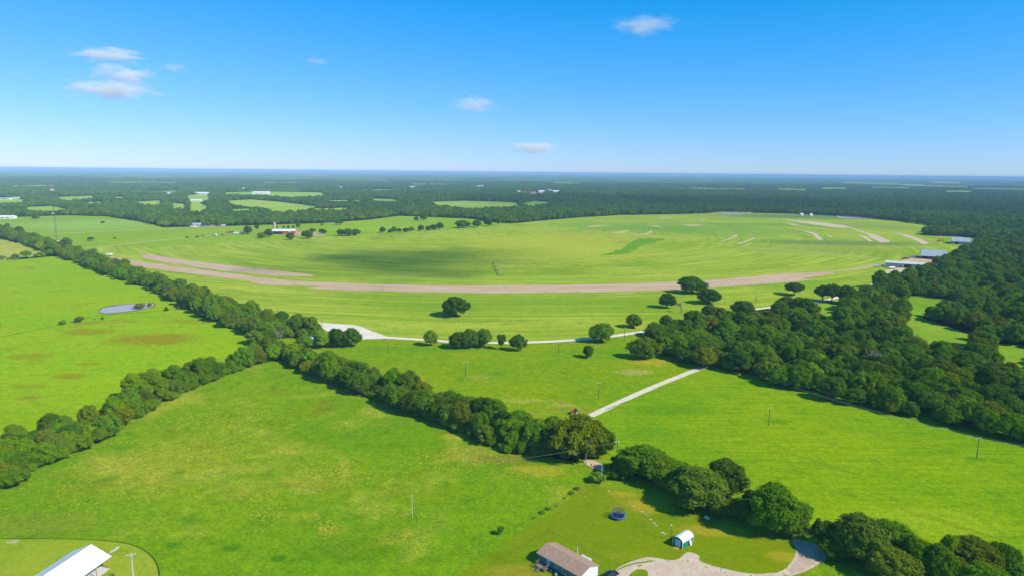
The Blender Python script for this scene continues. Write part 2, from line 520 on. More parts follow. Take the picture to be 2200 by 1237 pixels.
def densify(P, step, jit, seed=0, closed=True):
    out = []
    n = len(P)
    for i in range(n if closed else n - 1):
        a, b = Vector(P[i]), Vector(P[(i + 1) % n])
        L = (b - a).length
        k = max(1, min(60, int(L / step)))
        nrm = Vector((-(b - a).y, (b - a).x)).normalized() if L > 0 else Vector((0, 0))
        for j in range(k):
            p = a.lerp(b, j / k)
            if jit:
                q = mnoise.noise(Vector((p.x / step * .37, p.y / step * .37, seed * 3.1))) + .5 * mnoise.noise(Vector((p.x / step, p.y / step, seed)))
                p = p + nrm * (q * jit)
            out.append((p.x, p.y))
    if not closed:
        out.append(tuple(P[-1]))
    return out


def smooth_px(P, it=1, closed=True):
    for _ in range(it):
        Q = []
        n = len(P)
        for i in range(n if closed else n - 1):
            a, b = P[i], P[(i + 1) % n]
            Q += [(a[0] * .75 + b[0] * .25, a[1] * .75 + b[1] * .25), (a[0] * .25 + b[0] * .75, a[1] * .25 + b[1] * .75)]
        if not closed:
            Q = [P[0]] + Q + [P[-1]]
        P = Q
    return P


def sheet(name, pts, mat, z, px=True, step=8, jit=0.0, smooth=0, kind='structure'):
    if smooth:
        pts = smooth_px(pts, smooth)
    P = [G(*p) for p in pts] if px else pts
    P = densify(P, step, jit, len(name))
    tris = tessellate_polygon([[Vector((x, y, 0)) for x, y in P]])
    me = bpy.data.meshes.new(name)
    me.from_pydata([(x, y, z) for x, y in P], [], [tuple(t) for t in tris])
    bm = bmesh.new()
    bm.from_mesh(me)
    for f in bm.faces:
        if f.normal.z < 0:
            f.normal_flip()
    bm.to_mesh(me)
    bm.free()
    o = link_mesh(name, me, mat)
    return tag(o, kind=kind)


def ribbon(name, pts, width, mat, z, px=True, smooth=2, jit=0.15, step=6):
    if smooth:
        pts = smooth_px(pts, smooth, closed=False)
    P = [G(*p) for p in pts] if px else pts
    P = densify(P, step, 0, 0, closed=False)
    n = len(P)
    vs, fs = [], []
    for i, (x, y) in enumerate(P):
        a, b = Vector(P[max(0, i - 1)]), Vector(P[min(n - 1, i + 1)])
        d = (b - a).normalized()
        nn = Vector((-d.y, d.x))
        wd = width if not callable(width) else width(i / (n - 1))
        for sgn in (-1, 1):
            j = 1 + jit * mnoise.noise(Vector((x * .2, y * .2, sgn)))
            vs.append((x + nn.x * sgn * wd / 2 * j, y + nn.y * sgn * wd / 2 * j, z))
    for i in range(n - 1):
        fs.append((2 * i, 2 * i + 1, 2 * i + 3, 2 * i + 2))
    me = bpy.data.meshes.new(name)
    me.from_pydata(vs, [], fs)
    bm = bmesh.new()
    bm.from_mesh(me)
    for f in bm.faces:
        if f.normal.z < 0:
            f.normal_flip()
    bm.to_mesh(me)
    bm.free()
    return tag(link_mesh(name, me, mat), kind='structure')


# the ground itself: one disc that reaches the horizon
GR = 36000.0
vs, fs = [(0, 0, 0)], []
rads = [400, 1500, 5000, 14000, GR]
NS = 160
for r in rads:
    for i in range(NS):
        t = 2 * math.pi * i / NS
        vs.append((r * math.cos(t), r * math.sin(t), 0))
for i in range(NS):
    fs.append((0, 1 + i, 1 + (i + 1) % NS))
for k in range(len(rads) - 1):
    for i in range(NS):
        a, b = 1 + k * NS + i, 1 + k * NS + (i + 1) % NS
        fs.append((a, a + NS, b + NS, b))
me = bpy.data.meshes.new('ground')
me.from_pydata(vs, [], fs)
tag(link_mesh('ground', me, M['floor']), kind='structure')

FRONT = [(-500, 1700), (-500, 1150), (0, 1030), (95, 975), (235, 925), (350, 850), (450, 812), (590, 768), (700, 810), (800, 840), (900, 885), (1000, 915), (1100, 955),
         (1200, 985), (1300, 1000), (1500, 1070), (1700, 1140), (1900, 1200), (2300, 1290), (2900, 1500), (2900, 1900), (1100, 2300)]
LEFTP = [(-700, 530), (-100, 560), (0, 562), (60, 556), (130, 549), (190, 560), (260, 582), (340, 612), (450, 662), (560, 712), (600, 740), (590, 775), (520, 785), (400, 812), (250, 872), (0, 985), (-500, 1180), (-900, 1000)]
MIDM = [(560, 700), (640, 690), (690, 690), (850, 724), (1100, 733), (1290, 722), (1390, 708), (1500, 690), (1620, 700), (1560, 780), (1478, 800), (1246, 903), (1225, 975), (1000, 900), (800, 830), (640, 785)]
RIGHTP = [(1225, 905), (1478, 797), (1500, 780), (1600, 780), (1700, 810), (1800, 835), (1900, 855), (2000, 878), (2100, 900), (2300, 945), (3000, 1150), (3200, 1700), (2300, 1300), (1900, 1200), (1700, 1130),
          (1600, 1075), (1500, 1050), (1340, 1010), (1230, 985)]
HAY = [(160, 540), (240, 528), (330, 533), (430, 524), (560, 519), (640, 512), (740, 508), (800, 503), (960, 490), (1100, 481), (1150, 476), (1230, 469), (1330, 463), (1480, 460), (1560, 457), (1700, 460), (1800, 465),
       (1900, 473), (1980, 480), (2030, 484), (2070, 492), (2110, 512), (2110, 524), (2075, 534), (2040, 545), (2010, 565), (1960, 580), (1900, 592), (1880, 618), (1850, 626), (1760, 644), (1700, 656), (1620, 666), (1540, 684), (1480, 694),
       (1390, 714), (1290, 728), (1200, 736), (1100, 740), (960, 736), (850, 730), (690, 705), (600, 680), (480, 640), (350, 595), (250, 560)]
NORTH = [(-600, 560), (-500, 470), (-100, 466), (0, 468), (150, 463), (235, 466), (300, 476), (355, 489), (470, 487), (560, 484), (690, 480), (790, 473), (860, 464), (950, 468), (1010, 470), (1060, 478), (1120, 480), (1100, 500), (900, 540),
         (600, 560), (330, 560), (240, 560), (160, 545), (100, 520), (20, 492), (0, 500), (-100, 540)]
SMALL = [(-500, 560), (-100, 515), (0, 515), (60, 524), (115, 547), (60, 553), (0, 563), (-200, 575)]
RCLEAR = [[(1942, 636), (1990, 636), (2045, 646), (2052, 656), (1992, 660), (1988, 676), (1978, 686), (2040, 698), (2108, 718), (2100, 742), (2020, 733), (1950, 726), (1938, 690)],
          [(1750, 655), (1775, 664), (1805, 682), (1790, 692), (1762, 686)], [(2130, 738), (2180, 742), (2230, 750), (2280, 775), (2200, 790), (2150, 778)], [(1680, 678), (1705, 682), (1702, 698), (1684, 700)],
          [(1550, 712), (1600, 722), (1590, 732), (1560, 726)]]
FCLEAR = [[(150, 436), (215, 434), (235, 437), (180, 439)], [(470, 451), (540, 449), (560, 452), (500, 455)], [(700, 431), (780, 430), (785, 433), (710, 434)], [(860, 417), (930, 416), (935, 418), (865, 419)], [(300, 412), (380, 410), (385, 412.5), (305, 414)], [(20, 402), (120, 401), (118, 403), (25, 404)], [(880, 397), (960, 397), (958, 398.5), (885, 398.6)], [(560, 394), (640, 394), (640, 395.4), (566, 395.5)], [(1440, 405), (1520, 404), (1520, 406), (1446, 407)],
          [(-60, 424), (0, 427), (62, 430), (40, 436), (0, 440), (-60, 440)], [(48, 446), (110, 443), (158, 452), (110, 455), (60, 452)], [(120, 424), (200, 421), (205, 426), (130, 433)], [(215, 426), (260, 423), (280, 427)],
          [(288, 434), (345, 431), (352, 442), (310, 441)], [(368, 436), (402, 440), (395, 452), (368, 447)], [(400, 420), (450, 418), (452, 430), (428, 436), (450, 446), (430, 456), (405, 455), (408, 440)],
          [(484, 432), (540, 429), (600, 434), (645, 439), (685, 445), (640, 455), (600, 458), (545, 446), (500, 440)], [(480, 414), (560, 412), (690, 414), (702, 421), (620, 425), (560, 420), (480, 418)],
          [(668, 449), (745, 447), (755, 452), (680, 453)], [(795, 427), (850, 429), (858, 435), (805, 433)], [(922, 434), (1000, 432), (1112, 435), (1118, 444), (1010, 449), (935, 441)], [(780, 407), (860, 408), (860, 409.6), (780, 410)],
          [(330, 457), (385, 456), (384, 459), (335, 460)], [(1120, 437), (1150, 432), (1190, 436), (1140, 444)],
          [(250, 378.5), (330, 378), (330, 379.3), (255, 379.6)], [(640, 377), (710, 378), (705, 379.4), (650, 378.8)], [(1960, 399.5), (2080, 402.5), (2080, 404), (1965, 401)], [(1810, 392), (1860, 392.6), (1858, 394), (1812, 393.6)],
          [(1990, 391), (2080, 394), (2060, 396), (2000, 394)], [(1040, 378), (1110, 379), (1100, 380), (1045, 380)], [(440, 377), (480, 377), (478, 378.4), (442, 378.2)]]

sheet('pasture', LEFTP, M['pasture_left'], 0.03, step=20)
sheet('meadow', FRONT, M['meadow'], 0.04, step=20)
sheet('pasture', MIDM, M['pasture_mid'], 0.05, step=20)
sheet('pasture', RIGHTP, M['pasture_right'], 0.06, step=20)
sheet('field', NORTH, M['north'], 0.10, step=40)
sheet('field', HAY, M['hay'], 0.16, step=40, jit=2)
sheet('field', SMALL, M['small'], 0.14, step=30)
for c in RCLEAR:
    sheet('clearing', [(x, y + (10 if y > 700 else 4)) if i > len(c) // 2 else (x, y - 2) for i, (x, y) in enumerate(c)], M['clear'], 0.12, step=10, smooth=1)
for i, c in enumerate(FCLEAR):
    cy0 = sum(p[1] for p in c) / len(c)
    sheet('clearing', c, M['farclear'] if cy0 > 405 else M['small'], 0.2 if cy0 > 405 else 6.0, step=200)
sheet('clearing', [(1640, 690), (1655, 660), (1700, 655), (1760, 645), (1840, 625), (1860, 640), (1810, 690), (1760, 700), (1700, 705)], M['clear'], 0.08, step=10)

DKLINE = M['swath']
YARD = [(930, 1290), (1000, 1225), (1100, 1157), (1180, 1102), (1258, 1046), (1300, 1046), (1400, 1068), (1500, 1108), (1700, 1172), (1740, 1240), (1600, 1330), (1000, 1400)]
sheet('yard', YARD, M['yard'], 0.075, step=6, jit=.5)
LAWN = [(-300, 1160), (0, 1157), (100, 1157), (190, 1159), (260, 1165), (295, 1174), (320, 1190), (337, 1212), (343, 1240), (340, 1300), (300, 1400), (-300, 1500)]
sheet('lawn', LAWN, M['lawn'], 0.075, step=4, smooth=1)
ribbon('lawn_edge', [(-100, 1158), (60, 1156), (190, 1158), (262, 1164), (298, 1174), (323, 1190), (339, 1212), (344, 1240), (342, 1290)], .45, M['edge'], 0.085, jit=.5, step=2)

# soil bands and streaks of the round field
BAND = [(236, 551), (330, 567), (430, 579), (550, 596), (660, 605), (800, 611), (1000, 614), (1200, 612), (1400, 608), (1520, 602), (1640, 592), (1720, 586), (1785, 584), (1795, 589), (1720, 598), (1745, 602), (1640, 611),
        (1500, 620), (1400, 625), (1230, 629), (1100, 630), (900, 628), (750, 624), (660, 620), (700, 616), (560, 611), (530, 603), (430, 591), (320, 577), (240, 560)]
sheet('bare_soil', BAND, M['soil'], 0.22, step=6, jit=3.2)
for i, b in enumerate([[(298, 545), (330, 549), (400, 559), (500, 571), (600, 582), (672, 591), (672, 595), (580, 592), (480, 582), (380, 569), (312, 556)],
                       [(1785, 585), (1830, 578), (1885, 566), (1872, 575), (1820, 582)]]):
    sheet('bare_soil', b, M['soil'], 0.23 + i * .01, step=7, jit=1.5)
for i, b in enumerate([[(1690, 472), (1760, 478), (1815, 485), (1832, 490), (1800, 490), (1740, 482), (1695, 474)], [(1832, 491), (1862, 500), (1858, 502), (1828, 492)], [(1857, 500), (1880, 504), (1898, 512), (1914, 521), (1890, 522), (1874, 512)],
                       [(1840, 504), (1858, 508), (1876, 520), (1868, 520), (1854, 511)], [(1920, 501), (1950, 505), (1980, 514), (1998, 525), (1982, 525), (1960, 514)], [(1718, 494), (1750, 501), (1767, 513), (1766, 517), (1758, 516), (1746, 504)],
                       [(1550, 518), (1570, 512), (1583, 504), (1584, 507), (1572, 514), (1552, 519)], [(1578, 525), (1600, 519), (1622, 510), (1621, 513), (1602, 521), (1582, 526)], [(1758, 490), (1780, 494), (1772, 494)],
                       [(1680, 478), (1705, 482), (1730, 487), (1700, 484)], [(1775, 504), (1788, 509), (1790, 512), (1780, 509)],
                       [(1260, 487), (1285, 484), (1310, 484), (1290, 487), (1264, 490)], [(1308, 501), (1345, 494), (1352, 497), (1340, 503)], [(1356, 505), (1385, 502), (1400, 494), (1402, 500), (1390, 506), (1360, 507)], [(1464, 483), (1490, 482), (1515, 485), (1480, 487)],
                       [(1385, 485), (1410, 484), (1425, 491), (1412, 488)], [(1415, 468), (1440, 467), (1445, 470), (1420, 471)], [(1500, 471), (1520, 470), (1515, 474)],
                       [(1515, 457), (1560, 455), (1615, 455), (1614, 459), (1560, 458)], [(1310, 631.0), (1382, 627.5), (1384, 628.5), (1330, 632)]]):
    sheet('bare_soil', b, M['soil2'] if i < 11 else M['dryp'], 0.26 + i * .005, step=7, jit=1.0 if i < 11 else 3.0)
sheet('grass_swath', [(1280, 550), (1318, 543), (1345, 532), (1352, 522), (1375, 512), (1400, 513), (1432, 514), (1405, 521), (1380, 528), (1370, 538), (1340, 547), (1300, 549)], M['lush'], 0.21, step=7, jit=8, smooth=1)
ribbon('ditch', [(1370, 510), (1430, 515), (1500, 521), (1560, 524), (1625, 529)], 3, M['swath'], 0.215, jit=.6)
ribbon('farm_track', [(1560, 530), (1700, 539), (1800, 547), (1900, 556)], 3.5, M['track'], 0.25, jit=.3)
ribbon('farm_track', [(55, 505.5), (200, 499), (380, 490), (480, 485.5)], 7, M['track'], 0.2)
ribbon('farm_track', [(145, 537), (240, 528), (330, 518), (450, 507), (520, 500), (560, 495)], 5, M['track'], 0.24)
sheet('tower_pad', [(93, 521), (108, 517.5), (140, 516.5), (154, 520), (150, 523), (120, 525.5), (102, 526)], M['gravel'], 0.2, step=8)
sheet('gravel_lot', [(670, 690), (700, 694), (742, 697), (772, 700), (795, 710), (830, 722), (832, 728), (770, 729), (740, 728), (690, 705)], M['gravel'], 0.24, step=4, jit=.5, smooth=1)
ribbon('gravel_road', [(800, 724), (900, 729), (960, 734), (1030, 736.5), (1100, 737), (1200, 733.5), (1290, 726), (1340, 719), (1385, 712), (1460, 698), (1540, 681), (1620, 664), (1690, 658), (1740, 652), (1800, 640), (1860, 624), (1885, 605), (1900, 592)], 5.0, M['gravel'], 0.26)
ribbon('driveway', [(1240, 907), (1300, 878), (1360, 850), (1420, 824), (1478, 801), (1520, 785)], 3.9, M['driveway'], 0.08, jit=.1)
ribbon('farm_track', [(800, 745), (900, 750), (1000, 754), (1150, 763), (1300, 768), (1420, 770)], 2.5, M['swath'], 0.065, jit=.5)
sheet('hangar_yard', [(1905, 580), (1950, 574), (1938, 586), (1925, 590), (1900, 592), (1885, 592)], M['soil2'], 0.27, step=6)
sheet('hangar_yard', [(1935, 562), (1955, 553), (2010, 556), (2000, 565), (1975, 570)], M['soil'], 0.275, step=6)
sheet('farmyard', [(620, 504), (640, 499), (690, 501), (700, 506), (660, 508)], M['soil'], 0.25, step=6, jit=2)
sheet('farmyard', [(400, 486), (440, 483), (490, 483), (485, 487), (420, 489)], M['soil2'], 0.25, step=10)
sheet('farmyard', [(640, 474), (700, 475), (740, 474), (730, 476), (660, 477)], M['soil2'], 0.25, step=10)
# the little road and dirt drive by the mobile home
sheet('dirt_drive', [(1322, 1222), (1345, 1209), (1380, 1198), (1410, 1197), (1430, 1202), (1455, 1203), (1470, 1188), (1480, 1184), (1503, 1192), (1500, 1202), (1520, 1213), (1570, 1224), (1620, 1233), (1660, 1232), (1690, 1221),
                     (1706, 1200), (1712, 1180), (1702, 1166), (1700, 1157), (1712, 1155), (1740, 1166), (1765, 1172), (1782, 1185), (1768, 1205), (1735, 1225), (1700, 1239), (1640, 1262), (1500, 1262), (1400, 1262), (1320, 1252), (1312, 1238)],
      M['path'], 0.088, step=2, jit=.5, smooth=1)
sheet('lane', [(1708, 1160), (1740, 1168), (1772, 1180), (1766, 1202), (1730, 1222), (1700, 1236), (1693, 1222), (1712, 1202), (1718, 1182)], M['lane'], 0.096, step=2, jit=.3, smooth=1)
sheet('grass_island', [(1350, 1234), (1365, 1224), (1385, 1222), (1392, 1230), (1388, 1248), (1350, 1252)], M['yard'], 0.1, step=1.5, jit=.6, smooth=1)
sheet('dirt_patch', [(1250, 990), (1268, 985), (1290, 995), (1302, 1005), (1296, 1012), (1270, 1004)], M['path'], 0.09, step=2, jit=.5, smooth=1)
for i, (a, b) in enumerate([(1379, 1099), (1386, 1103), (1392, 1108), (1398, 1115), (1405, 1123), (1410, 1129), (1424, 1143), (1431, 1147), (1308, 1054), (1361, 1087)]):
    x, y = G(a, b)
    sheet('dirt_patch', [(x + (.55 + .3 * math.sin(i * 1.7 + k)) * math.cos(k), y + .32 * math.sin(k) * (1 + .5 * math.cos(i * 2.3 + k))) for k in [j * .785 for j in range(8)]], M['path'], 0.092, px=False, step=1, jit=.3)
# wheel marks and trodden lines
M['trail'] = grass('trodden_grass', (0.235, 0.33, 0.002), (0.27, 0.34, 0.004), (0.18, 0.29, 0.002))
M['trail_dark'] = grass('rank_grass', (0.115, 0.24, 0.002), (0.14, 0.26, 0.002), (0.08, 0.19, 0.002))
for i, (pts_, w_, mm_) in enumerate([([(-20, 728), (120, 700), (208, 678), (260, 674), (345, 668), (470, 642)], 1.6, 'trail_dark'), ([(212, 688), (262, 714), (318, 744), (352, 762), (398, 768)], 1.0, 'trail'), ([(-20, 760), (120, 728), (230, 702)], .7, 'trail'),
                                   ([(985, 812), (1060, 838), (1135, 866)], .7, 'trail'), ([(1000, 806), (1080, 832), (1150, 858)], .7, 'trail'), ([(200, 1165), (280, 1184), (316, 1214), (324, 1258)], .35, 'trail'), ([(200, 1173), (262, 1191), (298, 1220), (304, 1258)], .35, 'trail'),
                                   ([(1300, 880), (1400, 842), (1490, 812)], .5, 'trail_dark'), ([(1700, 975), (1780, 1000), (1850, 1022)], .8, 'trail_dark'), ([(1560, 925), (1640, 948), (1700, 968)], .5, 'trail_dark'), ([(1980, 1100), (2060, 1128), (2160, 1160)], .6, 'trail'),
                                   ([(1900, 1080), (2010, 1118), (2120, 1150)], .5, 'trail'), ([(1325, 1225), (1352, 1212), (1392, 1206)], .5, 'trail_dark')]):
    ribbon('grass_track', pts_, w_, M[mm_], 0.105 + i * .004, jit=.7, step=2.5)
# ponds
POND = [(213, 668), (222, 661), (250, 656), (290, 653), (325, 651), (334, 654), (325, 660), (290, 667), (250, 671), (222, 673)]
POND_M = [(209, 669), (219, 660), (250, 654.5), (290, 651.5), (327, 649.5), (338, 654), (328, 661), (292, 668.5), (250, 672.5), (219, 674.5)]
sheet('pond_bank', POND_M, M['mud'], 0.05, step=2, jit=1.6, smooth=1)
sheet('water', POND, M['water'], 0.08, step=2, jit=1.3, smooth=1)
sheet('water', [(1796, 463.8), (1832, 464), (1882, 469), (1880, 472), (1840, 471), (1800, 469)], M['water'], 0.34, step=10, jit=2)
sheet('water', [(1545, 458.5), (1600, 459.5), (1590, 462.5), (1560, 462)], M['water'], 0.34, step=10, jit=2)


# ------------------------------------------------------------------ tree prototypes
def ico(sub):
    bm = bmesh.new()
    bmesh.ops.create_icosphere(bm, subdivisions=sub, radius=1)
    v = np.array([x.co[:] for x in bm.verts])
    f = [tuple(q.index for q in g.verts) for g in bm.faces]
    bm.free()
    return v, f


ICO = {k: ico(k) for k in (1, 2)}


def crown_mesh(name, seed, style, nlobes, nleaf, lsz, core=2):
    """crown of unit radius, ground at z=0; style sets the lobe layout"""
    rg = np.random.default_rng(seed)
    lob = []
    Hh, z0 = {'round': (1.75, .10), 'spread': (1.35, .30), 'tall': (2.35, .10), 'cone': (2.5, .08), 'bush': (1.15, .05), 'vase': (2.1, .55)}[style]
    for i in range(nlobes):
        t = (i + .5) / nlobes
        a = i * 2.39996 + rg.uniform(-.4, .4)
        if style == 'cone':
            z = z0 + .25 + t * (Hh - z0 - .35)
            rr = (1 - t) ** .8 * .62 * rg.uniform(.7, 1.05)
            lr = .42 * (1 - .62 * t)
        elif style == 'vase':
            z = z0 + .3 + t * (Hh - z0 - .55)
            rr = (.25 + .5 * t) * rg.uniform(.6, 1.1)
            lr = .34 * rg.uniform(.8, 1.15)
        else:
            hgt = Hh - z0
            ph = math.acos(1 - 1.75 * t) if style != 'spread' else math.acos(1 - 1.35 * t)
            lr = rg.uniform(.17, .33)
            rr = math.sin(ph) * (1 - lr * .8) * rg.uniform(.68, 1.14) * (1 + .16 * math.sin(a * 2 + seed) + .1 * math.sin(a * 3 + seed * 2))
            z = z0 + hgt * .5 + math.cos(ph) * (hgt * .5 - lr * .7) * rg.uniform(.82, 1.1) * (1 + .08 * math.sin(a + seed * 3))
        lob.append((rr * math.cos(a), rr * math.sin(a), max(z, z0 + lr * .35), lr, rg.uniform(.72, .95)))
    if style not in ('cone', 'vase'):
        lob.append((0, 0, z0 + (Hh - z0) * .5, .55, .9 * min(1, (Hh - z0))))
    L = np.array(lob)
    V, Fc = [], []
    iv, ifc = ICO[core]
    for k, (x, y, z, r, sq) in enumerate(lob):
        n = len(V)
        for p in iv:
            q = Vector(p)
            d = 1 + .35 * mnoise.noise(q * 2.3 + Vector((seed * 1.7, k, 0)))
            V.append((x + p[0] * r * .76 * d, y + p[1] * r * .76 * d, z + p[2] * r * .76 * d * sq))
        Fc += [tuple(i + n for i in f) for f in ifc]
    area = L[:, 3] ** 2
    cnt = (nleaf * area / area.sum()).astype(int)
    for k in range(len(L)):
        c, r, sq = L[k, :3], L[k, 3], L[k, 4]
        d = rg.normal(size=(cnt[k], 3))
        d /= np.linalg.norm(d, axis=1)[:, None]
        d[:, 2] = np.where(d[:, 2] < -.5, -d[:, 2], d[:, 2])
        wob = np.array([1 + .3 * mnoise.noise(Vector(q) * 2.3 + Vector((seed * 1.7, k, 0))) + .12 * mnoise.noise(Vector(q) * 7) for q in d])
        p = c + d * (r * wob * rg.uniform(.8, 1.22, cnt[k]))[:, None] * np.array([1, 1, sq])
        keep = p[:, 2] > z0 * .5
        for j in range(len(L)):
            if j != k:
                keep &= np.linalg.norm((p - L[j, :3]) / np.array([1, 1, L[j, 4]]), axis=1) > L[j, 3] * .78
        p, d = p[keep], d[keep]
        nrm = d + rg.normal(size=d.shape) * .42
        nrm[:, 2] += .25
        nrm /= np.linalg.norm(nrm, axis=1)[:, None]
        ref = np.where(np.abs(nrm[:, 2:3]) < .9, np.array([[0, 0, 1.]]), np.array([[1., 0, 0]]))
        u = np.cross(nrm, ref)
        u /= np.linalg.norm(u, axis=1)[:, None]
        v = np.cross(nrm, u)
        th = rg.uniform(0, 6.28, len(p))[:, None]
        u, v = u * np.cos(th) + v * np.sin(th), v * np.cos(th) - u * np.sin(th)
        s = (lsz * rg.uniform(.6, 1.35, len(p)))[:, None]
        a = rg.uniform(.55, 1., len(p))[:, None]
        quads = np.stack([p - u * s * .5, p + v * s * .5 * a, p + u * s * .62, p - v * s * .5 * a], 1)
        n = len(V)
        V += [tuple(q) for q in quads.reshape(-1, 3)]
        Fc += [(n + 4 * i, n + 4 * i + 1, n + 4 * i + 2, n + 4 * i + 3) for i in range(len(p))]
    me = bpy.data.meshes.new(name)
    me.from_pydata(V, [], Fc)
    me.materials.append(None)
    return me


def trunk_mesh(name, seed, style):
    rg = random.Random(seed)
    mb = MB()
    top = {'round': .95, 'spread': .75, 'tall': 1.5, 'cone': 2.0, 'bush': .5, 'vase': 1.1}[style]
    mb.tube((0, 0, -.03), (0.02, 0, .3), .085, .055, 7)
    mb.tube((0.02, 0, .28), (0.0, .03, top), .055, .025, 6)
    for i in range(6):
        a = i * 1.05 + rg.uniform(-.3, .3)
        z = .26 + i * (top - .3) / 7
        r = rg.uniform(.45, .7)
        m1 = (math.cos(a) * r * .5, math.sin(a) * r * .5, z + .22)
        mb.tube((0, 0, z), m1, .034, .022, 5)
        mb.tube(m1, (math.cos(a + .2) * r, math.sin(a + .2) * r, z + .5), .022, .008, 5)
    me = bpy.data.meshes.new(name)
    me.from_pydata(mb.v, [], mb.f)
    me.materials.append(M['bark'])
    return me


HI = []
for i, (st, nl, nq) in enumerate([('round', 52, 8200), ('round', 64, 8600), ('round', 44, 7800), ('spread', 44, 7200), ('spread', 50, 7200), ('tall', 60, 8600), ('tall', 52, 8200), ('cone', 26, 4600), ('bush', 26, 3600), ('vase', 22, 3200), ('round', 70, 8800), ('bush', 30, 3800)]):
    HI.append((st, crown_mesh('crown_mesh_%d' % i, 100 + i, st, nl, nq, .095), trunk_mesh('trunk_mesh_%d' % i, i, st)))
STY = {}
for i, h in enumerate(HI):
    STY.setdefault(h[0], []).append(i)
HSC = {'round': 1.75, 'spread': 1.35, 'tall': 2.35, 'cone': 2.5, 'bush': 1.15, 'vase': 2.1}
MID = [crown_mesh('mid_crown_%d' % i, 300 + i, st, 20, 900, .2, core=1) for i, st in enumerate(['round', 'round', 'round', 'tall', 'spread', 'round'])]


def branch(mb, p, d, L, r, depth, rg, spread=.55, nb=3):
    q = p + d * L
    mb.tube(p, q, r, r * .62, 5 if depth > 1 else 4, cap=False)
    if depth == 0:
        return
    for i in range(nb):
        a = rg.uniform(0, 6.28)
        o = d.orthogonal().normalized()
        o.rotate(Matrix.Rotation(a, 3, d))
        nd_ = (d + o * rg.uniform(spread * .6, spread * 1.4)).normalized()
        branch(mb, p + d * L * rg.uniform(.6, 1), nd_, L * rg.uniform(.6, .8), r * .6, depth - 1, rg, spread, nb)


TREE_N = [0]


def tree(x, y, R, style='round', tone='mid', label='', group=None, name='tree', H=None, cat='tree', var=None):
    ids = STY[style]
    k = ids[(TREE_N[0] if var is None else var) % len(ids)]
    TREE_N[0] += 1
    st, cm, tm = HI[k]
    root = empty(name, (x, y, 0.03), RNG.uniform(0, 6.28), label, cat, group)
    hz = (H / HSC[style]) if H else R * RNG.uniform(.9, 1.08)
    root.scale = (R * RNG.uniform(.84, 1.16), R * RNG.uniform(.84, 1.16), hz)
    root.rotation_euler.x, root.rotation_euler.y = RNG.uniform(-.07, .07, 2)
    c = link_mesh('crown', cm, None, root)
    c.material_slots[0].link = 'OBJECT'
    c.material_slots[0].material = LEAF[tone]
    link_mesh('trunk', tm, None, root)
    return root


def tree_px(px, py, wpx, style='round', tone='mid', label='', group=None, name='tree', k=1.0, var=None):
    """py = where the near edge of the crown's foot meets the ground"""
    x, y = G(px, py)
    R = wpx / 2 / (F_PX / depth_of(x, y))
    s = (y + R * .75) / y
    H = R * HSC[style] * k
    if k > 100:            # k is the pixel row of the crown's top
        lo, hi = .3 * R, 6 * R
        for _ in range(30):
            H = (lo + hi) / 2
            if proj(x * s, y * s, H)[1] > k:
                lo = H
            else:
                hi = H
        H *= .97
    return tree(x * s, y * s, R, style, tone, label, group, name, H=H, var=var)


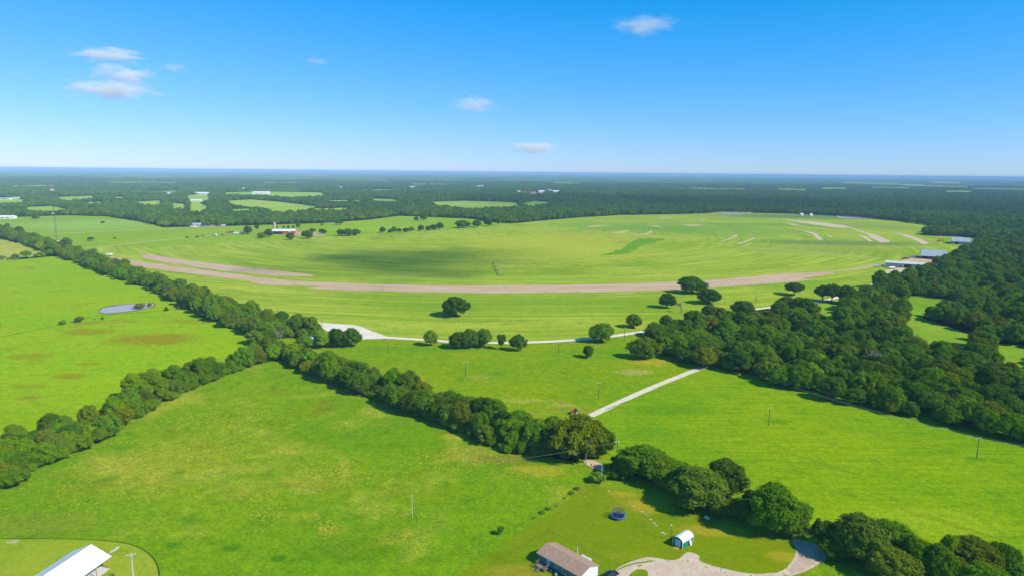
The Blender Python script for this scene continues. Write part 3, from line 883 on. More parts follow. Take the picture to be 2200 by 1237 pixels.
# --- single trees that stand apart
for a in [
    (980, 684, 60, 'round', 'dark', 'broad dark oak standing alone in the hay field below the bare soil band', 637),
    (925, 745, 33, 'round', 'bright', 'small bright green round tree on the gravel road, left of the three-tree clump', 708),
    (985, 751, 44, 'round', 'dark', 'darkest left tree of the clump between two gravel road stretches', 712),
    (1012, 750, 40, 'round', 'dark', 'middle tree of the clump beside the gravel road', 706),
    (1040, 749, 40, 'round', 'mid', 'lighter right tree of the clump beside the gravel road', 706),
    (1077, 753, 26, 'vase', 'dark', 'thin dark tree in the pair on the gravel road, the left one', 717),
    (1112, 757, 38, 'round', 'mid', 'fuller right tree of the pair on the gravel road', 718),
    (1289, 739, 52, 'round', 'mid', 'large dense round tree overlapping the gravel road midway to the wood', 693),
    (1361, 707, 40, 'round', 'mid', 'round tree with a thin trunk behind the gravel road near the wood', 674),
    (1263, 770, 27, 'round', 'dark', 'small dark round tree alone in the meadow below the gravel road', 741),
    (1384, 776, 64, 'round', 'mid', 'large round tree just off the wood\'s left end, casting shadow on the meadow', 724),
    (1487, 634, 62, 'round', 'dark', 'wide domed oak against the bare soil band, largest of the field oaks', 595),
    (1523, 656, 50, 'round', 'dark', 'dark oak touching the wide domed oak on its right', 620),
    (1432, 664, 38, 'round', 'dark', 'dark oak left of the bare spreading dead tree', 630),
    (1524, 688, 44, 'round', 'mid', 'mid green tree below the dark field oaks, at the wood\'s upper tip', 655),
    (1553, 690, 24, 'round', 'dark', 'small dark tree between two bigger ones at the wood\'s upper tip', 664),
    (1597, 682, 42, 'round', 'mid', 'round tree where the gravel road leaves the wood', 645),
    (1706, 637, 44, 'spread', 'dark', 'spreading oak with a clear trunk and shadow below the soil band\'s right end', 608),
    (1767, 650, 34, 'spread', 'dark', 'dark oak with bare trunk, left of the pair by the pale bend in the road', 614),
    (1786, 652, 40, 'spread', 'dark', 'dark oak with bare trunks, right of the pair by the pale bend in the road', 612),
    (1817, 655, 40, 'round', 'dark', 'third dark oak right of the road-bend pair', 613),
    (1908, 620, 50, 'round', 'dark', 'dark oak jutting from the wood\'s corner beside the hangar road', 588),
    (548, 742, 48, 'round', 'mid', 'round tree standing free left of the bare forked tree at the hedge corner', 709),
    (590, 745, 22, 'cone', 'grey', 'small grey green conical tree at the foot of the bare forked tree', .8),
    (612, 727, 36, 'round', 'mid', 'light-edged round tree right behind the bare forked tree', 697),
    (692, 750, 40, 'tall', 'bright', 'bright yellow green tree beside the little pale roof', 708),
    (655, 752, 44, 'round', 'bright', 'feathery pale green tree below the little pale roof', 720),
    (724, 748, 42, 'round', 'dark', 'dark tree left half of the pair at the end of the gravel lot', 704),
    (755, 748, 46, 'round', 'dark', 'brown-tinged tree right half of the pair at the end of the gravel lot', 704),
    (135, 698, 15, 'bush', 'mid', 'low green bush left of the grey one near the pond', 1.1),
    (171, 693, 18, 'bush', 'grey', 'grey green rounded bush in the left pasture below the pond', 1.2),
    (203, 687, 4.5, 'bush', 'dark', 'tiny dark shrub nearest the grey pasture bush', 1.0),
    (220, 686, 7.5, 'bush', 'dark', 'tiny dark shrub just below the pond\'s left end', 1.0),
    (322, 659, 11, 'bush', 'mid', 'green bush in the water at the pond\'s right end', 1.3),
    (358, 668, 15, 'cone', 'dark', 'small dark cedar right of the pond', .5),
    (385, 664, 9, 'bush', 'dark', 'small dark shrub right of the small cedar by the pond', 1.0),
    (300, 664, 26, 'bush', 'olive', 'olive brown thicket growing out of the pond', .7),
    (1076, 1152, 20, 'vase', 'mid', 'wispy sapling alone on the fence line of the front meadow', .9),
    (577, 511, 20, 'round', 'dark', 'dark tree at the left end of the red barn', 1.0),
    (562, 513, 16, 'round', 'olive', 'brownish low tree just left of the red barn\'s dark tree', .9),
    (625, 517, 17, 'round', 'dark', 'upright dark tree just right of the red barn', 1.15),
    (661, 514, 25, 'round', 'dark', 'wide dark tree below the bare farmyard right of the red barn', .8),
    (692, 504, 18, 'bush', 'dark', 'low dark conifer clump right of the bare farmyard', 1.1),
    (533, 504, 21, 'round', 'dark', 'round dark tree at the end of the parked farm equipment', .95),
    (552, 496, 14, 'vase', 'grey', 'reddish grey thin tree behind the trees left of the red barn', .8),
    (593, 493, 8, 'round', 'dark', 'small tree beside the tan silo behind the red barn', 1.1),
    (610, 491, 6, 'round', 'dark', 'tiny tree, first from the silo in the row behind the red barn', 1.1),
    (620, 492, 7, 'tall', 'dark', 'second small tree from the silo behind the red barn', .9),
    (630, 491, 6, 'tall', 'dark', 'third small tree from the silo behind the red barn', .9),
    (640, 490, 11, 'round', 'dark', 'largest and last small tree from the silo behind the red barn', 1.1),
    (671, 499, 13, 'bush', 'dark', 'low tree at the top edge of the bare farmyard', 1.0),
    (692, 485, 7, 'bush', 'dark', 'small round bush in the bright field behind the farmyard', 1.1),
    (723, 484, 10, 'spread', 'dark', 'left tree of the small pair in the bright field before the far wood', 1.1),
    (732, 484, 11, 'spread', 'dark', 'right tree of the small pair in the bright field before the far wood', 1.1),
    (733, 508, 18, 'round', 'dark', 'left tree of the dense oval clump right of the farmyard', .9),
    (748, 508, 22, 'round', 'dark', 'middle tree of the dense oval clump right of the farmyard', .8),
    (765, 507, 18, 'round', 'dark', 'right tree of the dense oval clump right of the farmyard', .9),
    (822, 501, 14, 'round', 'dark', 'leftmost tree of the straight row along the hay field\'s far edge', 1.0),
    (838, 501, 9, 'round', 'dark', 'second tree from the left in the far hay field row', 1.0),
    (847, 500, 12, 'round', 'mid', 'third tree from the left in the far hay field row', 1.2),
    (858, 499, 11, 'round', 'dark', 'fourth tree from the left in the far hay field row', .8),
    (872, 500, 15, 'round', 'dark', 'fifth tree from the left in the far hay field row', .7),
    (884, 498, 14, 'round', 'mid', 'sixth tree from the left in the far hay field row', .8),
    (905, 497, 17, 'round', 'dark', 'fourth tree from the right end of the far hay field row', .85),
    (920, 496, 14, 'round', 'dark', 'third tree from the right end of the far hay field row', .8),
    (931, 495, 14, 'round', 'dark', 'second tree from the right end of the far hay field row', .95),
    (945, 494, 18, 'round', 'dark', 'rightmost and biggest tree of the far hay field row', .95),
    (995, 491, 28, 'round', 'dark', 'wide oval tree between the far hay field row and the woodland', .65),
    (1025, 489, 20, 'round', 'dark', 'round tree at the woodland corner right of the wide oval tree', .9),
    (1048, 487, 20, 'round', 'dark', 'last tree before the straight woodland edge above the hay field', .95),
    (1072, 485, 16, 'vase', 'mid', 'airy pale tree where the woodland edge above the hay field begins', .9),
    (894, 475, 10, 'round', 'dark', 'small round tree just in front of the far wood above the row', 1.0),
    (910, 475, 15, 'tall', 'dark', 'taller dark tree jutting from the far wood above the row', .8),
    (195, 519, 16, 'spread', 'dark', 'small round tree alone in the green field right of the lattice tower', .8),
    (247, 514, 6, 'bush', 'dark', 'tiny bush alone in the green field beyond the tower\'s tree', 1.0),
    (221, 480, 9, 'bush', 'dark', 'lone bush at the wood\'s edge behind the lattice tower field', .8),
    (78, 472, 17, 'bush', 'dark', 'low dark tree in the pale strip left of the tower\'s middle', 1.0),
    (1790, 613, 6, 'bush', 'olive', 'tiny scrub in the field below the soil band\'s right end', 1.0),
]:
    tree_px(*a[:6], k=a[6], name='tree' if a[3] != 'bush' else 'shrub')
# row along the left pasture's far edge
for i, (px, py, wd) in enumerate([(4, 560, 14), (18, 559, 6), (26, 558, 8), (34, 557, 12), (57, 556, 23), (77, 554, 9), (91, 553, 15), (110, 552, 21)]):
    ordn = ['leftmost tree', 'second tree from the left', 'third tree from the left', 'fourth tree from the left', 'fifth tree from the left, the widest,', 'sixth tree from the left, narrow,', 'seventh tree from the left', 'eighth tree, against the hedgerow,'][i]
    tree_px(px, py, wd, 'spread' if wd > 12 else 'round', 'mid', ordn + ' in the short row behind the left pasture', 'short tree row behind the left pasture', k=1.0)

# big trees of the lower right hedge
for a in [
    (1240, 1003, 120, 'round', 'olive', 'big olive yellow tree at the hedgerow\'s gap beside the dirt patch', 893),
    (1283, 990, 74, 'round', 'dark', 'dark tree behind the big olive one, at the gap by the dirt patch', 915),
    (1285, 1040, 36, 'bush', 'bright', 'low bright green bush at the foot of the silver pole', 1015),
    (1318, 1032, 52, 'bush', 'dark', 'low dark thicket between the gap and the first big hedge tree', 1005),
    (1375, 1040, 100, 'tall', 'mid', 'tall leafy tree first right of the hedge gap', 957),
    (1436, 1058, 90, 'round', 'mid', 'round tree second right of the hedge gap', 985),
    (1497, 1108, 118, 'tall', 'mid', 'tall tree with clustered leaves above the white object on the lawn edge', 1010),
    (1558, 1082, 104, 'round', 'dark', 'tall dark rounded tree behind the tree with clustered leaves', 990),
    (1555, 1118, 70, 'bush', 'olive', 'low tangled brown green thicket between the two tall hedge trees', 1075),
    (1612, 1095, 40, 'round', 'dark', 'small dark tree squeezed left of the towering fresh green tree', 1052),
    (1658, 1168, 108, 'tall', 'mid', 'towering fresh green tree above the dirt loop', 1038),
    (1410, 1046, 76, 'round', 'mid', 'rounded tree filling the space between the tall leafy tree and its round neighbour', 974),
    (1345, 1030, 56, 'round', 'dark', 'dark left shoulder of the tall leafy tree by the hedge gap', 972),
    (1468, 1075, 66, 'round', 'dark', 'dark tree in the dip left of the tree with clustered leaves', 1000),
    (1600, 1130, 66, 'round', 'dark', 'dark low tree in the hedge hollow above the white object', 1072),
    (1632, 1112, 50, 'round', 'mid', 'tree top showing just left behind the towering fresh green one', 1056),
    (1700, 1165, 60, 'round', 'mid', 'lower right side tree beneath the towering fresh green one', 1098),
    (1722, 1130, 56, 'round', 'mid', 'small round tree right behind the towering fresh green one', 1080),
    (1757, 1150, 34, 'cone', 'dark', 'small dark pointed cedar beside the lane\'s bend', 1112),
    (1795, 1208, 90, 'round', 'dark', 'dark tree leaning over the lane\'s right side', 1146),
    (1845, 1225, 120, 'round', 'mid', 'big domed tree right of the lane', 1112),
    (1900, 1200, 84, 'round', 'mid', 'tree behind the big domed one right of the lane', 1118),
    (1905, 1262, 110, 'round', 'olive', 'olive tree cut by the bottom edge right of the lane', 1175),
    (1965, 1240, 84, 'round', 'mid', 'mid green tree between the domed tree and the corner clump', 1158),
    (2015, 1262, 84, 'round', 'mid', 'lower mid green tree cut by the bottom edge', 1172),
    (2040, 1225, 60, 'round', 'bright', 'smaller brighter tree on the right pasture\'s lower edge', 1150),
    (2086, 1245, 100, 'round', 'olive', 'dark olive mottled tree in the bottom right clump', 1160),
    (2140, 1248, 84, 'round', 'dark', 'dark rounded tree second from the bottom right corner', 1168),
    (2185, 1275, 80, 'round', 'bright', 'bright tree nearest the bottom right corner', 1212),
    (2110, 1290, 90, 'round', 'mid', 'tree top at the very bottom edge of the right clump', 1215),
]:
    tree_px(*a[:6], k=a[6], group='big hedge trees along the lower right pasture', name='tree' if a[3] != 'bush' else 'shrub')

# --- bands: hedgerows
OPEN = RCLEAR + FCLEAR


def poisson(poly_px, spacing, seed, jitter=.42):
    W_ = [G(*p) for p in poly_px]
    xs, ys = [p[0] for p in W_], [p[1] for p in W_]
    rg = np.random.default_rng(seed)
    gx, gy = np.meshgrid(np.arange(min(xs), max(xs), spacing), np.arange(min(ys), max(ys), spacing * .87))
    gx = gx + (np.arange(gx.shape[0]) % 2)[:, None] * spacing / 2
    X = (gx + rg.uniform(-jitter, jitter, gx.shape) * spacing).ravel()
    Y = (gy + rg.uniform(-jitter, jitter, gy.shape) * spacing).ravel()
    k = inpoly(X, Y, W_)
    return X[k], Y[k]


BAND_A = [(-120, 1100), (-60, 1000), (0, 968), (100, 935), (190, 915), (250, 872), (320, 836), (370, 822), (440, 800), (500, 783), (575, 758), (600, 772), (520, 795), (450, 822), (350, 866), (235, 940), (95, 1002), (0, 1058)]
BAND_B = [(600, 760), (700, 790), (800, 822), (850, 845), (960, 880), (1050, 900), (1130, 930), (1200, 942), (1290, 975), (1250, 985), (1190, 990), (1080, 968), (990, 930), (890, 892), (790, 852), (700, 822), (605, 775)]
BAND_C = [(-60, 488), (0, 494), (40, 500), (100, 524), (170, 545), (240, 572), (330, 600), (440, 640), (520, 672), (600, 690), (690, 712), (680, 726), (600, 728), (540, 722), (450, 688), (330, 626), (230, 590), (150, 560), (90, 540), (20, 514), (-60, 505)]


def ordinal(n):
    return '%d%s' % (n, 'th' if 10 <= n % 100 <= 20 else {1: 'st', 2: 'nd', 3: 'rd'}.get(n % 10, 'th'))


CAND = []      # (x, y, R, style, tone, H or None, band key)


def band(poly, spacing, R, seed, key, tones, styles):
    X, Y = poisson(poly, spacing, seed)
    rg = np.random.default_rng(seed + 1)
    for i in range(len(X)):
        tone = tones[rg.integers(len(tones))]
        st = styles[rg.integers(len(styles))]
        r = R * rg.uniform(.72, 1.22)
        CAND.append((X[i], Y[i], r, st, tone, r * HSC[st] * rg.uniform(.85, 1.1), key))


band(BAND_A, 6.3, 4.3, 3, 'A', ['mid', 'mid', 'bright', 'mid', 'olive', 'mid', 'dark', 'mid', 'mid', 'dark', 'mid', 'grey'], ['round', 'round', 'bush', 'round', 'tall', 'round'])
band(BAND_B, 6.8, 4.9, 5, 'B', ['mid', 'dark', 'dark', 'mid', 'mid', 'dark', 'mid', 'olive'], ['round', 'round', 'round', 'tall'])
band(BAND_C, 8.8, 4.9, 8, 'C', ['dark', 'dark', 'mid', 'dark', 'mid', 'olive'], ['round', 'round', 'round', 'tall', 'spread'])

# --- the right-hand wood and everything farther
WOOD = [(1395, 752), (1400, 722), (1430, 712), (1480, 706), (1560, 700), (1620, 700), (1640, 690), (1655, 684), (1700, 662), (1715, 655), (1740, 665), (1790, 690), (1830, 680), (1800, 665), (1840, 650), (1880, 628), (1890, 615), (1915, 622), (1900, 605),
        (1960, 598), (2000, 575), (2020, 560), (2035, 545), (2090, 525), (2110, 512), (2300, 512), (2900, 540), (3300, 900), (3000, 1080), (2300, 975), (2100, 930), (2000, 908), (1900, 886), (1800, 862), (1700, 838), (1600, 806), (1510, 792), (1450, 772), (1425, 765)]
X, Y = poisson(WOOD, 8.4, 21)
rg = np.random.default_rng(5)
RR = 3.7 + 3.6 * rg.uniform(size=len(X)) ** 1.4
HH = RR * rg.uniform(1.5, 1.95, len(X))


def clear_of(X, Y, HH, polys, pad=0.85):
    ok = np.ones(len(X), bool)
    for t in (0.0, .4, pad):
        u, v = proj(X, Y, HH * t)
        for P in polys:
            ok &= ~inpoly(u, v, P)
    return ok


HANGAR_VIS = [(1885, 540), (1985, 556), (2000, 540), (2060, 520), (2098, 512), (2100, 520), (2030, 548), (2008, 560), (1975, 572), (1945, 576), (1930, 588), (1890, 594)]
ok = clear_of(X, Y, HH, RCLEAR + [HANGAR_VIS])
u0, v0 = proj(X, Y, X * 0)
ok &= (u0 < 2330)
X, Y, RR, HH = X[ok], Y[ok], RR[ok], HH[ok]
tones = ['mid', 'dark', 'mid', 'mid', 'dark', 'olive', 'bright', 'mid', 'dark']
for i in range(len(X)):
    CAND.append((X[i], Y[i], RR[i], ['round', 'round', 'round', 'tall', 'spread', 'round'][rg.integers(6)], tones[rg.integers(len(tones))], HH[i], 'W'))
# the largest in the picture become objects of their own
cx_ = np.array([c[0] for c in CAND])
cy_ = np.array([c[1] for c in CAND])
cr_ = np.array([c[2] for c in CAND])
ch_ = np.array([c[5] for c in CAND])
cw_ = np.array([{'A': 1.0, 'B': 1.0, 'C': 1.0, 'W': .9}[c[6]] for c in CAND])
u0, v0 = proj(cx_, cy_, ch_ * .6)
vis = (u0 > -30) & (u0 < 2225) & (v0 < 1260)
N_IND = max(0, 312 - TREE_N[0])
order = np.argsort(-(cr_ * cw_ / cy_ * vis))
ind = set(int(i) for i in order[:N_IND])
adjs = {'mid': 'mid green', 'dark': 'dark green', 'bright': 'bright green', 'olive': 'olive green', 'grey': 'grey green'}
wi = sorted([i for i in ind if CAND[i][6] == 'W'], key=lambda i: cx_[i])
front = [i for i in wi if not any(cy_[j] < cy_[i] - 3 and abs(cx_[j] - cx_[i]) < 4.5 for j in wi)]
LABEL = {}
for key, fmt, grp, sk in (('A', '%s tree, %s along the thick hedge counted from the photo\'s left edge', 'trees of the thick hedge left of the front meadow', lambda i: cx_[i]),
                          ('B', '%s tree, %s along the diagonal hedgerow counted from the bare forked tree', 'trees of the diagonal hedgerow beside the front meadow', lambda i: cx_[i]),
                          ('C', '%s tree, %s along the long far hedgerow counted from its near end', 'trees of the long hedgerow behind the left pasture', lambda i: -cx_[i])):
    for n, i in enumerate(sorted([i for i in ind if CAND[i][6] == key], key=sk)):
        LABEL[i] = (fmt % (adjs[CAND[i][4]], ordinal(n + 1)), grp)
for n, i in enumerate(front):
    LABEL[i] = ('%s tree, %s along the wood\'s shaded front edge counted from its left end' % (adjs[CAND[i][4]], ordinal(n + 1)), 'front edge trees of the right-hand wood')
for i in wi:
    if i not in LABEL:
        a_ = adjs[CAND[i][4]]
        LABEL[i] = ('%s tree packed among its neighbours behind the front edge of the right-hand wood' % a_, '%s trees inside the right-hand wood' % a_)
for i in sorted(ind):
    c = CAND[i]
    tree(c[0], c[1], c[2], c[3], c[4], LABEL[i][0], LABEL[i][1], H=c[5])
print('wood', len(X), 'individual', N_IND, {k: sum(1 for i in ind if CAND[i][6] == k) for k in 'ABCW'})
rest = [i for i in range(len(CAND)) if i not in ind]
PTS = []          # x, y, radius, zscale, variant


def addpts(X, Y, R, Z, var):
    PTS.append(np.stack([X, Y, R, Z, var], 1))


n_hi = len(HI)
Xr, Yr, Rr, Hr = cx_[rest], cy_[rest], cr_[rest], ch_[rest]
nearm = Yr < 1000
vhi = rg.choice([0, 1, 2, 3, 4, 5, 6, 10], len(Xr))
vmid = n_hi + rg.integers(0, len(MID), len(Xr))
addpts(Xr, Yr, Rr, Hr / 1.75, np.where(nearm, vhi, vmid))

# far woodland: jittered grid out to 6 km, clearings and farmland left open
FARM = [[(-500, 560), (-500, 470), (-100, 466), (0, 468), (150, 463), (235, 466), (300, 476), (355, 489), (470, 487), (560, 484), (690, 480), (790, 473), (860, 464), (950, 468), (1010, 470), (1060, 478), (1100, 481), (1150, 476), (1230, 469), (1330, 463),
         (1480, 460), (1560, 456), (1700, 459), (1800, 464), (1900, 473), (1985, 483), (2020, 490), (2060, 500), (2100, 512), (2300, 512), (3600, 560), (3600, 3000), (-900, 3000)], ]


rgs = np.random.default_rng(41)
for i in range(18):          # faint far fields between the woods
    cy0 = 376 + 24 * rgs.uniform() ** 1.3
    cx0 = rgs.uniform(-20, 2220)
    cy0 += (cx0 - 1100) * 21 / 2200 + 4
    wd0, ht0 = rgs.uniform(30, 110), rgs.uniform(.5, 1.0) * (cy0 - 366) * .045
    sl0 = 21 / 2200 + rgs.uniform(-.004, .004)
    c = [(cx0 - wd0, cy0 - ht0 * .3 - wd0 * sl0), (cx0 - wd0 * .2, cy0 - ht0), (cx0 + wd0, cy0 - ht0 * .5 + wd0 * sl0), (cx0 + wd0 * .7, cy0 + ht0 + wd0 * sl0), (cx0 - wd0 * .6, cy0 + ht0 - wd0 * sl0)]
    FCLEAR.append(c)
    sheet('clearing', c, M['clear'], 3.0, step=200)


def ring(y0, y1, sp, seed):
    rgx = np.random.default_rng(seed)
    W0 = y1 * .80 + 60
    gx, gy = np.meshgrid(np.arange(-W0, W0, sp), np.arange(y0, y1, sp * .9))
    Xf = (gx + (np.arange(gx.shape[0]) % 2)[:, None] * sp / 2 + rgx.uniform(-.42, .42, gx.shape) * sp).ravel()
    Yf = (gy + rgx.uniform(-.42, .42, gy.shape) * sp).ravel()
    k = np.abs(Xf) < Yf * .80 + 60
    return Xf[k], Yf[k], rgx


HOUSE_GAPS = [[(px - wd, py - 4), (px + wd, py - 4), (px + wd, py + 1.5), (px - wd, py + 1.5)] for px, py, wd in
              [(8, 429, 9), (38, 428, 8), (72, 421, 5), (362, 420, 5), (435, 419, 8), (422, 433, 6), (560, 417, 8), (573, 417, 4), (524, 408, 5), (731, 404, 5), (885, 404, 7), (1031, 402, 9), (1116, 415, 4), (1128, 416, 6), (1143, 416, 7), (1156, 416, 7),
               (1166, 414, 5), (1181, 412, 5), (1194, 414, 7), (2042, 485, 7), (422, 487, 14), (16, 470, 12)]]
for (y0, y1, sp, rr) in [(900, 2600, 12.0, (5.2, 8.2)), (2600, 4400, 16.0, (7.0, 11.0)), (4400, 7000, 22.0, (9, 14))]:
    Xf, Yf, rgx = ring(y0, y1, sp, int(y0))
    Rf = rgx.uniform(*rr, len(Xf))
    Hf = np.minimum(Rf * 1.75, rgx.uniform(9, 14.5, len(Xf)))
    ok = clear_of(Xf, Yf, Hf, FARM + [p for p in FCLEAR] + HOUSE_GAPS, 0.8)
    # thin the wood irregularly so that it has gaps and darker lanes
    gap = np.array([mnoise.noise(Vector((a / 140., b / 140., 3.))) for a, b in zip(Xf, Yf)])
    ok &= (gap > -.36) | (rgx.uniform(size=len(Xf)) < .5)
    Xf, Yf, Rf, Hf = Xf[ok], Yf[ok], Rf[ok], Hf[ok]
    nz = np.array([mnoise.noise(Vector((a / 330., b / 330., 11.))) + .5 * mnoise.noise(Vector((a / 90., b / 90., 2.))) for a, b in zip(Xf, Yf)]) + rgx.normal(size=len(Xf)) * .22
    addpts(Xf, Yf, Rf, Hf / 1.75, n_hi + np.digitize(nz, [-.32, -.08, .12, .3, .5]))

X_, Y_ = poisson([(1985, 503), (1992, 497), (2050, 499), (2150, 502), (2190, 510), (2120, 514), (2060, 509), (1995, 507)], 9.0, 31)
addpts(X_, Y_, RNG.uniform(5, 7.5, len(X_)), RNG.uniform(5.5, 7.5, len(X_)), RNG.choice([0, 1, 2, 10], len(X_)))
for bd_, sp_, r0_, r1_ in ((BAND_A, 3.8, 1.6, 3.0), (BAND_B, 4.0, 1.8, 3.2), (BAND_C, 5.5, 2.2, 3.6)):      # scrub filling the hedges
    X_, Y_ = poisson(bd_, sp_, 71)
    addpts(X_, Y_, RNG.uniform(r0_, r1_, len(X_)), RNG.uniform(r0_, r1_, len(X_)) * 1.15, RNG.choice([8, 11, 8, 11, 1], len(X_)))
# patches of canopy beyond 7 km
rgp = np.random.default_rng(9)
PATCH = []
for q in range(3):
    mb = MB()
    for i in range(70):
        x, y, r, h = rgp.uniform(-90, 90), rgp.uniform(-90, 90), rgp.uniform(9, 18), rgp.uniform(8, 15)
        iv, ifc = ICO[1]
        mb.add([(x + p[0] * r, y + p[1] * r, h * .45 + p[2] * h * .55) for p in iv], ifc)
    me = bpy.data.meshes.new('canopy_patch_%d' % q)
    me.from_pydata(mb.v, [], mb.f)
    me.materials.append(None)
    PATCH.append(me)
n_mid = n_hi + len(MID)
Xf, Yf, rgx = ring(7000, 20000, 190.0, 77)
gap = np.array([mnoise.noise(Vector((a / 900., b / 900., 8.))) for a, b in zip(Xf, Yf)])
ok = (gap > -.25) & clear_of(Xf, Yf, Xf * 0 + 12, FCLEAR, .9)
Xf, Yf = Xf[ok], Yf[ok]
addpts(Xf, Yf, np.ones(len(Xf)), np.ones(len(Xf)), n_mid + rgx.integers(0, len(PATCH), len(Xf)))

A = np.concatenate(PTS)
print('forest instances', len(A))
src = bpy.data.collections.new('forest_source')          # never linked to the scene
tonecycle = ['mid', 'mid', 'bright', 'mid', 'dark', 'mid', 'mid', 'dark', 'mid', 'mid', 'olive', 'mid', 'dark', 'mid', 'mid', 'mid', 'olive', 'bright', 'dark', 'mid', 'dark']
for i, me_ in enumerate([h[1] for h in HI] + MID + PATCH):
    o = bpy.data.objects.new('src_%02d' % i, me_)
    o.material_slots[0].link = 'OBJECT'
    o.material_slots[0].material = LEAF[tonecycle[i % len(tonecycle)]]
    src.objects.link(o)
me = bpy.data.meshes.new('forest')
me.from_pydata([(a[0], a[1], 0.0) for a in A], [], [])
at = me.attributes.new('idx', 'INT', 'POINT')
at.data.foreach_set('value', A[:, 4].astype(np.int32))
at = me.attributes.new('scl', 'FLOAT_VECTOR', 'POINT')
at.data.foreach_set('vector', np.stack([A[:, 2], A[:, 2], A[:, 3]], 1).astype(np.float32).ravel())
at = me.attributes.new('rot', 'FLOAT_VECTOR', 'POINT')
rz = np.zeros((len(A), 3), np.float32)
rz[:, 2] = RNG.uniform(0, 6.28, len(A))
at.data.foreach_set('vector', rz.ravel())
forest = bpy.data.objects.new('forest', me)
COL.objects.link(forest)
tag(forest, 'dense dark green woodland stretching from behind the hay field to the horizon', 'forest', kind='stuff')
ng = bpy.data.node_groups.new('forest_nodes', 'GeometryNodeTree')
ng.interface.new_socket('Geometry', in_out='INPUT', socket_type='NodeSocketGeometry')
ng.interface.new_socket('Geometry', in_out='OUTPUT', socket_type='NodeSocketGeometry')
gi, go = ng.nodes.new('NodeGroupInput'), ng.nodes.new('NodeGroupOutput')
iop = ng.nodes.new('GeometryNodeInstanceOnPoints')
ci = ng.nodes.new('GeometryNodeCollectionInfo')
ci.inputs['Collection'].default_value = src
ci.inputs['Separate Children'].default_value = True
ci.inputs['Reset Children'].default_value = True


def attr(nm, t):
    n = ng.nodes.new('GeometryNodeInputNamedAttribute')
    n.data_type = t
    n.inputs[0].default_value = nm
    return n.outputs[0]


ng.links.new(gi.outputs[0], iop.inputs['Points'])
ng.links.new(ci.outputs[0], iop.inputs['Instance'])
iop.inputs['Pick Instance'].default_value = True
ng.links.new(attr('idx', 'INT'), iop.inputs['Instance Index'])
ng.links.new(attr('rot', 'FLOAT_VECTOR'), iop.inputs['Rotation'])
ng.links.new(attr('scl', 'FLOAT_VECTOR'), iop.inputs['Scale'])
ng.links.new(iop.outputs[0], go.inputs[0])
md = forest.modifiers.new('forest', 'NODES')
md.node_group = ng

# --- dead and bare trees
def dead_tree(px, py, hpx, label, mat='deadwood', spread=.5, nb=3, depth=4, r=.22, seed=1, lean=0.0, first=.34):
    x, y = G(px, py)
    H = hpx / (F_PX / depth_of(x, y))
    root = empty('dead_tree', (x, y, .03), 0, label, 'tree')
    mb = MB()
    rg = random.Random(seed)
    branch(mb, Vector((0, 0, -.1)), Vector((lean, 0, 1)).normalized(), H * first, r * .8, depth - (1 if nb > 2 else 0), rg, spread, nb)
    tr = MB()
    tr.tube((0, 0, -.1), (lean * H * first, 0, H * first), r * 1.15, r * .8, 8)
    mb.build('branches', M[mat], root)
    tr.build('trunk', M[mat], root)


dead_tree(598, 744, 46, 'bare pale forked tree standing at the corner of the hedges', spread=.32, seed=4, r=.24, first=.4)
dead_tree(602, 742, 40, 'second bare pale trunk leaning right at the corner of the hedges', spread=.3, seed=9, r=.2, first=.4, lean=.15)
dead_tree(1464, 672, 40, 'bare brown spreading dead tree in the hay field below the domed oak', 'deadwood_red', .8, 4, 4, .55, 3, first=.3)
dead_tree(1872, 802, 62, 'large grey leafless crown rising from the middle of the wood', 'deadwood', .9, 4, 4, .4, 6, first=.42)
dead_tree(842, 850, 42, 'thin pale dead snag in the middle of the diagonal hedgerow', 'deadwood', .5, 3, 4, .3, 12, first=.5)
dead_tree(1272, 1005, 28, 'reddish bare brush lying on the dirt patch in the hedge gap', 'deadwood_red', 1.0, 4, 4, .12, 8, first=.2)
dead_tree(1682, 702, 36, 'bare pale trunk leaning over the clearing at the wood\'s upper edge', 'deadwood', .5, 2, 3, .35, 15, lean=.25, first=.5)
dead_tree(1258, 1003, 60, 'pale dead stem on the right side of the olive tree', 'deadwood', .35, 2, 3, .16, 22, first=.5)


dead_tree(838, 852, 34, 'grey twiggy dead crown beside the thin pale snag in the diagonal hedgerow', 'deadwood', .8, 4, 4, .22, 31, first=.4)
dead_tree(232, 925, 44, 'grey brown leafless crown in the thick hedge at the left', 'deadwood_red', .8, 4, 4, .22, 33, first=.4)
dead_tree(318, 862, 40, 'grey leafless crown deep in the thick hedge, farther from the photo\'s left edge', 'deadwood', .8, 4, 4, .22, 35, first=.4)
dead_tree(1958, 748, 40, 'brownish leafless crown at the lower edge of the clearing in the wood', 'deadwood_red', .8, 4, 4, .3, 37, first=.4)

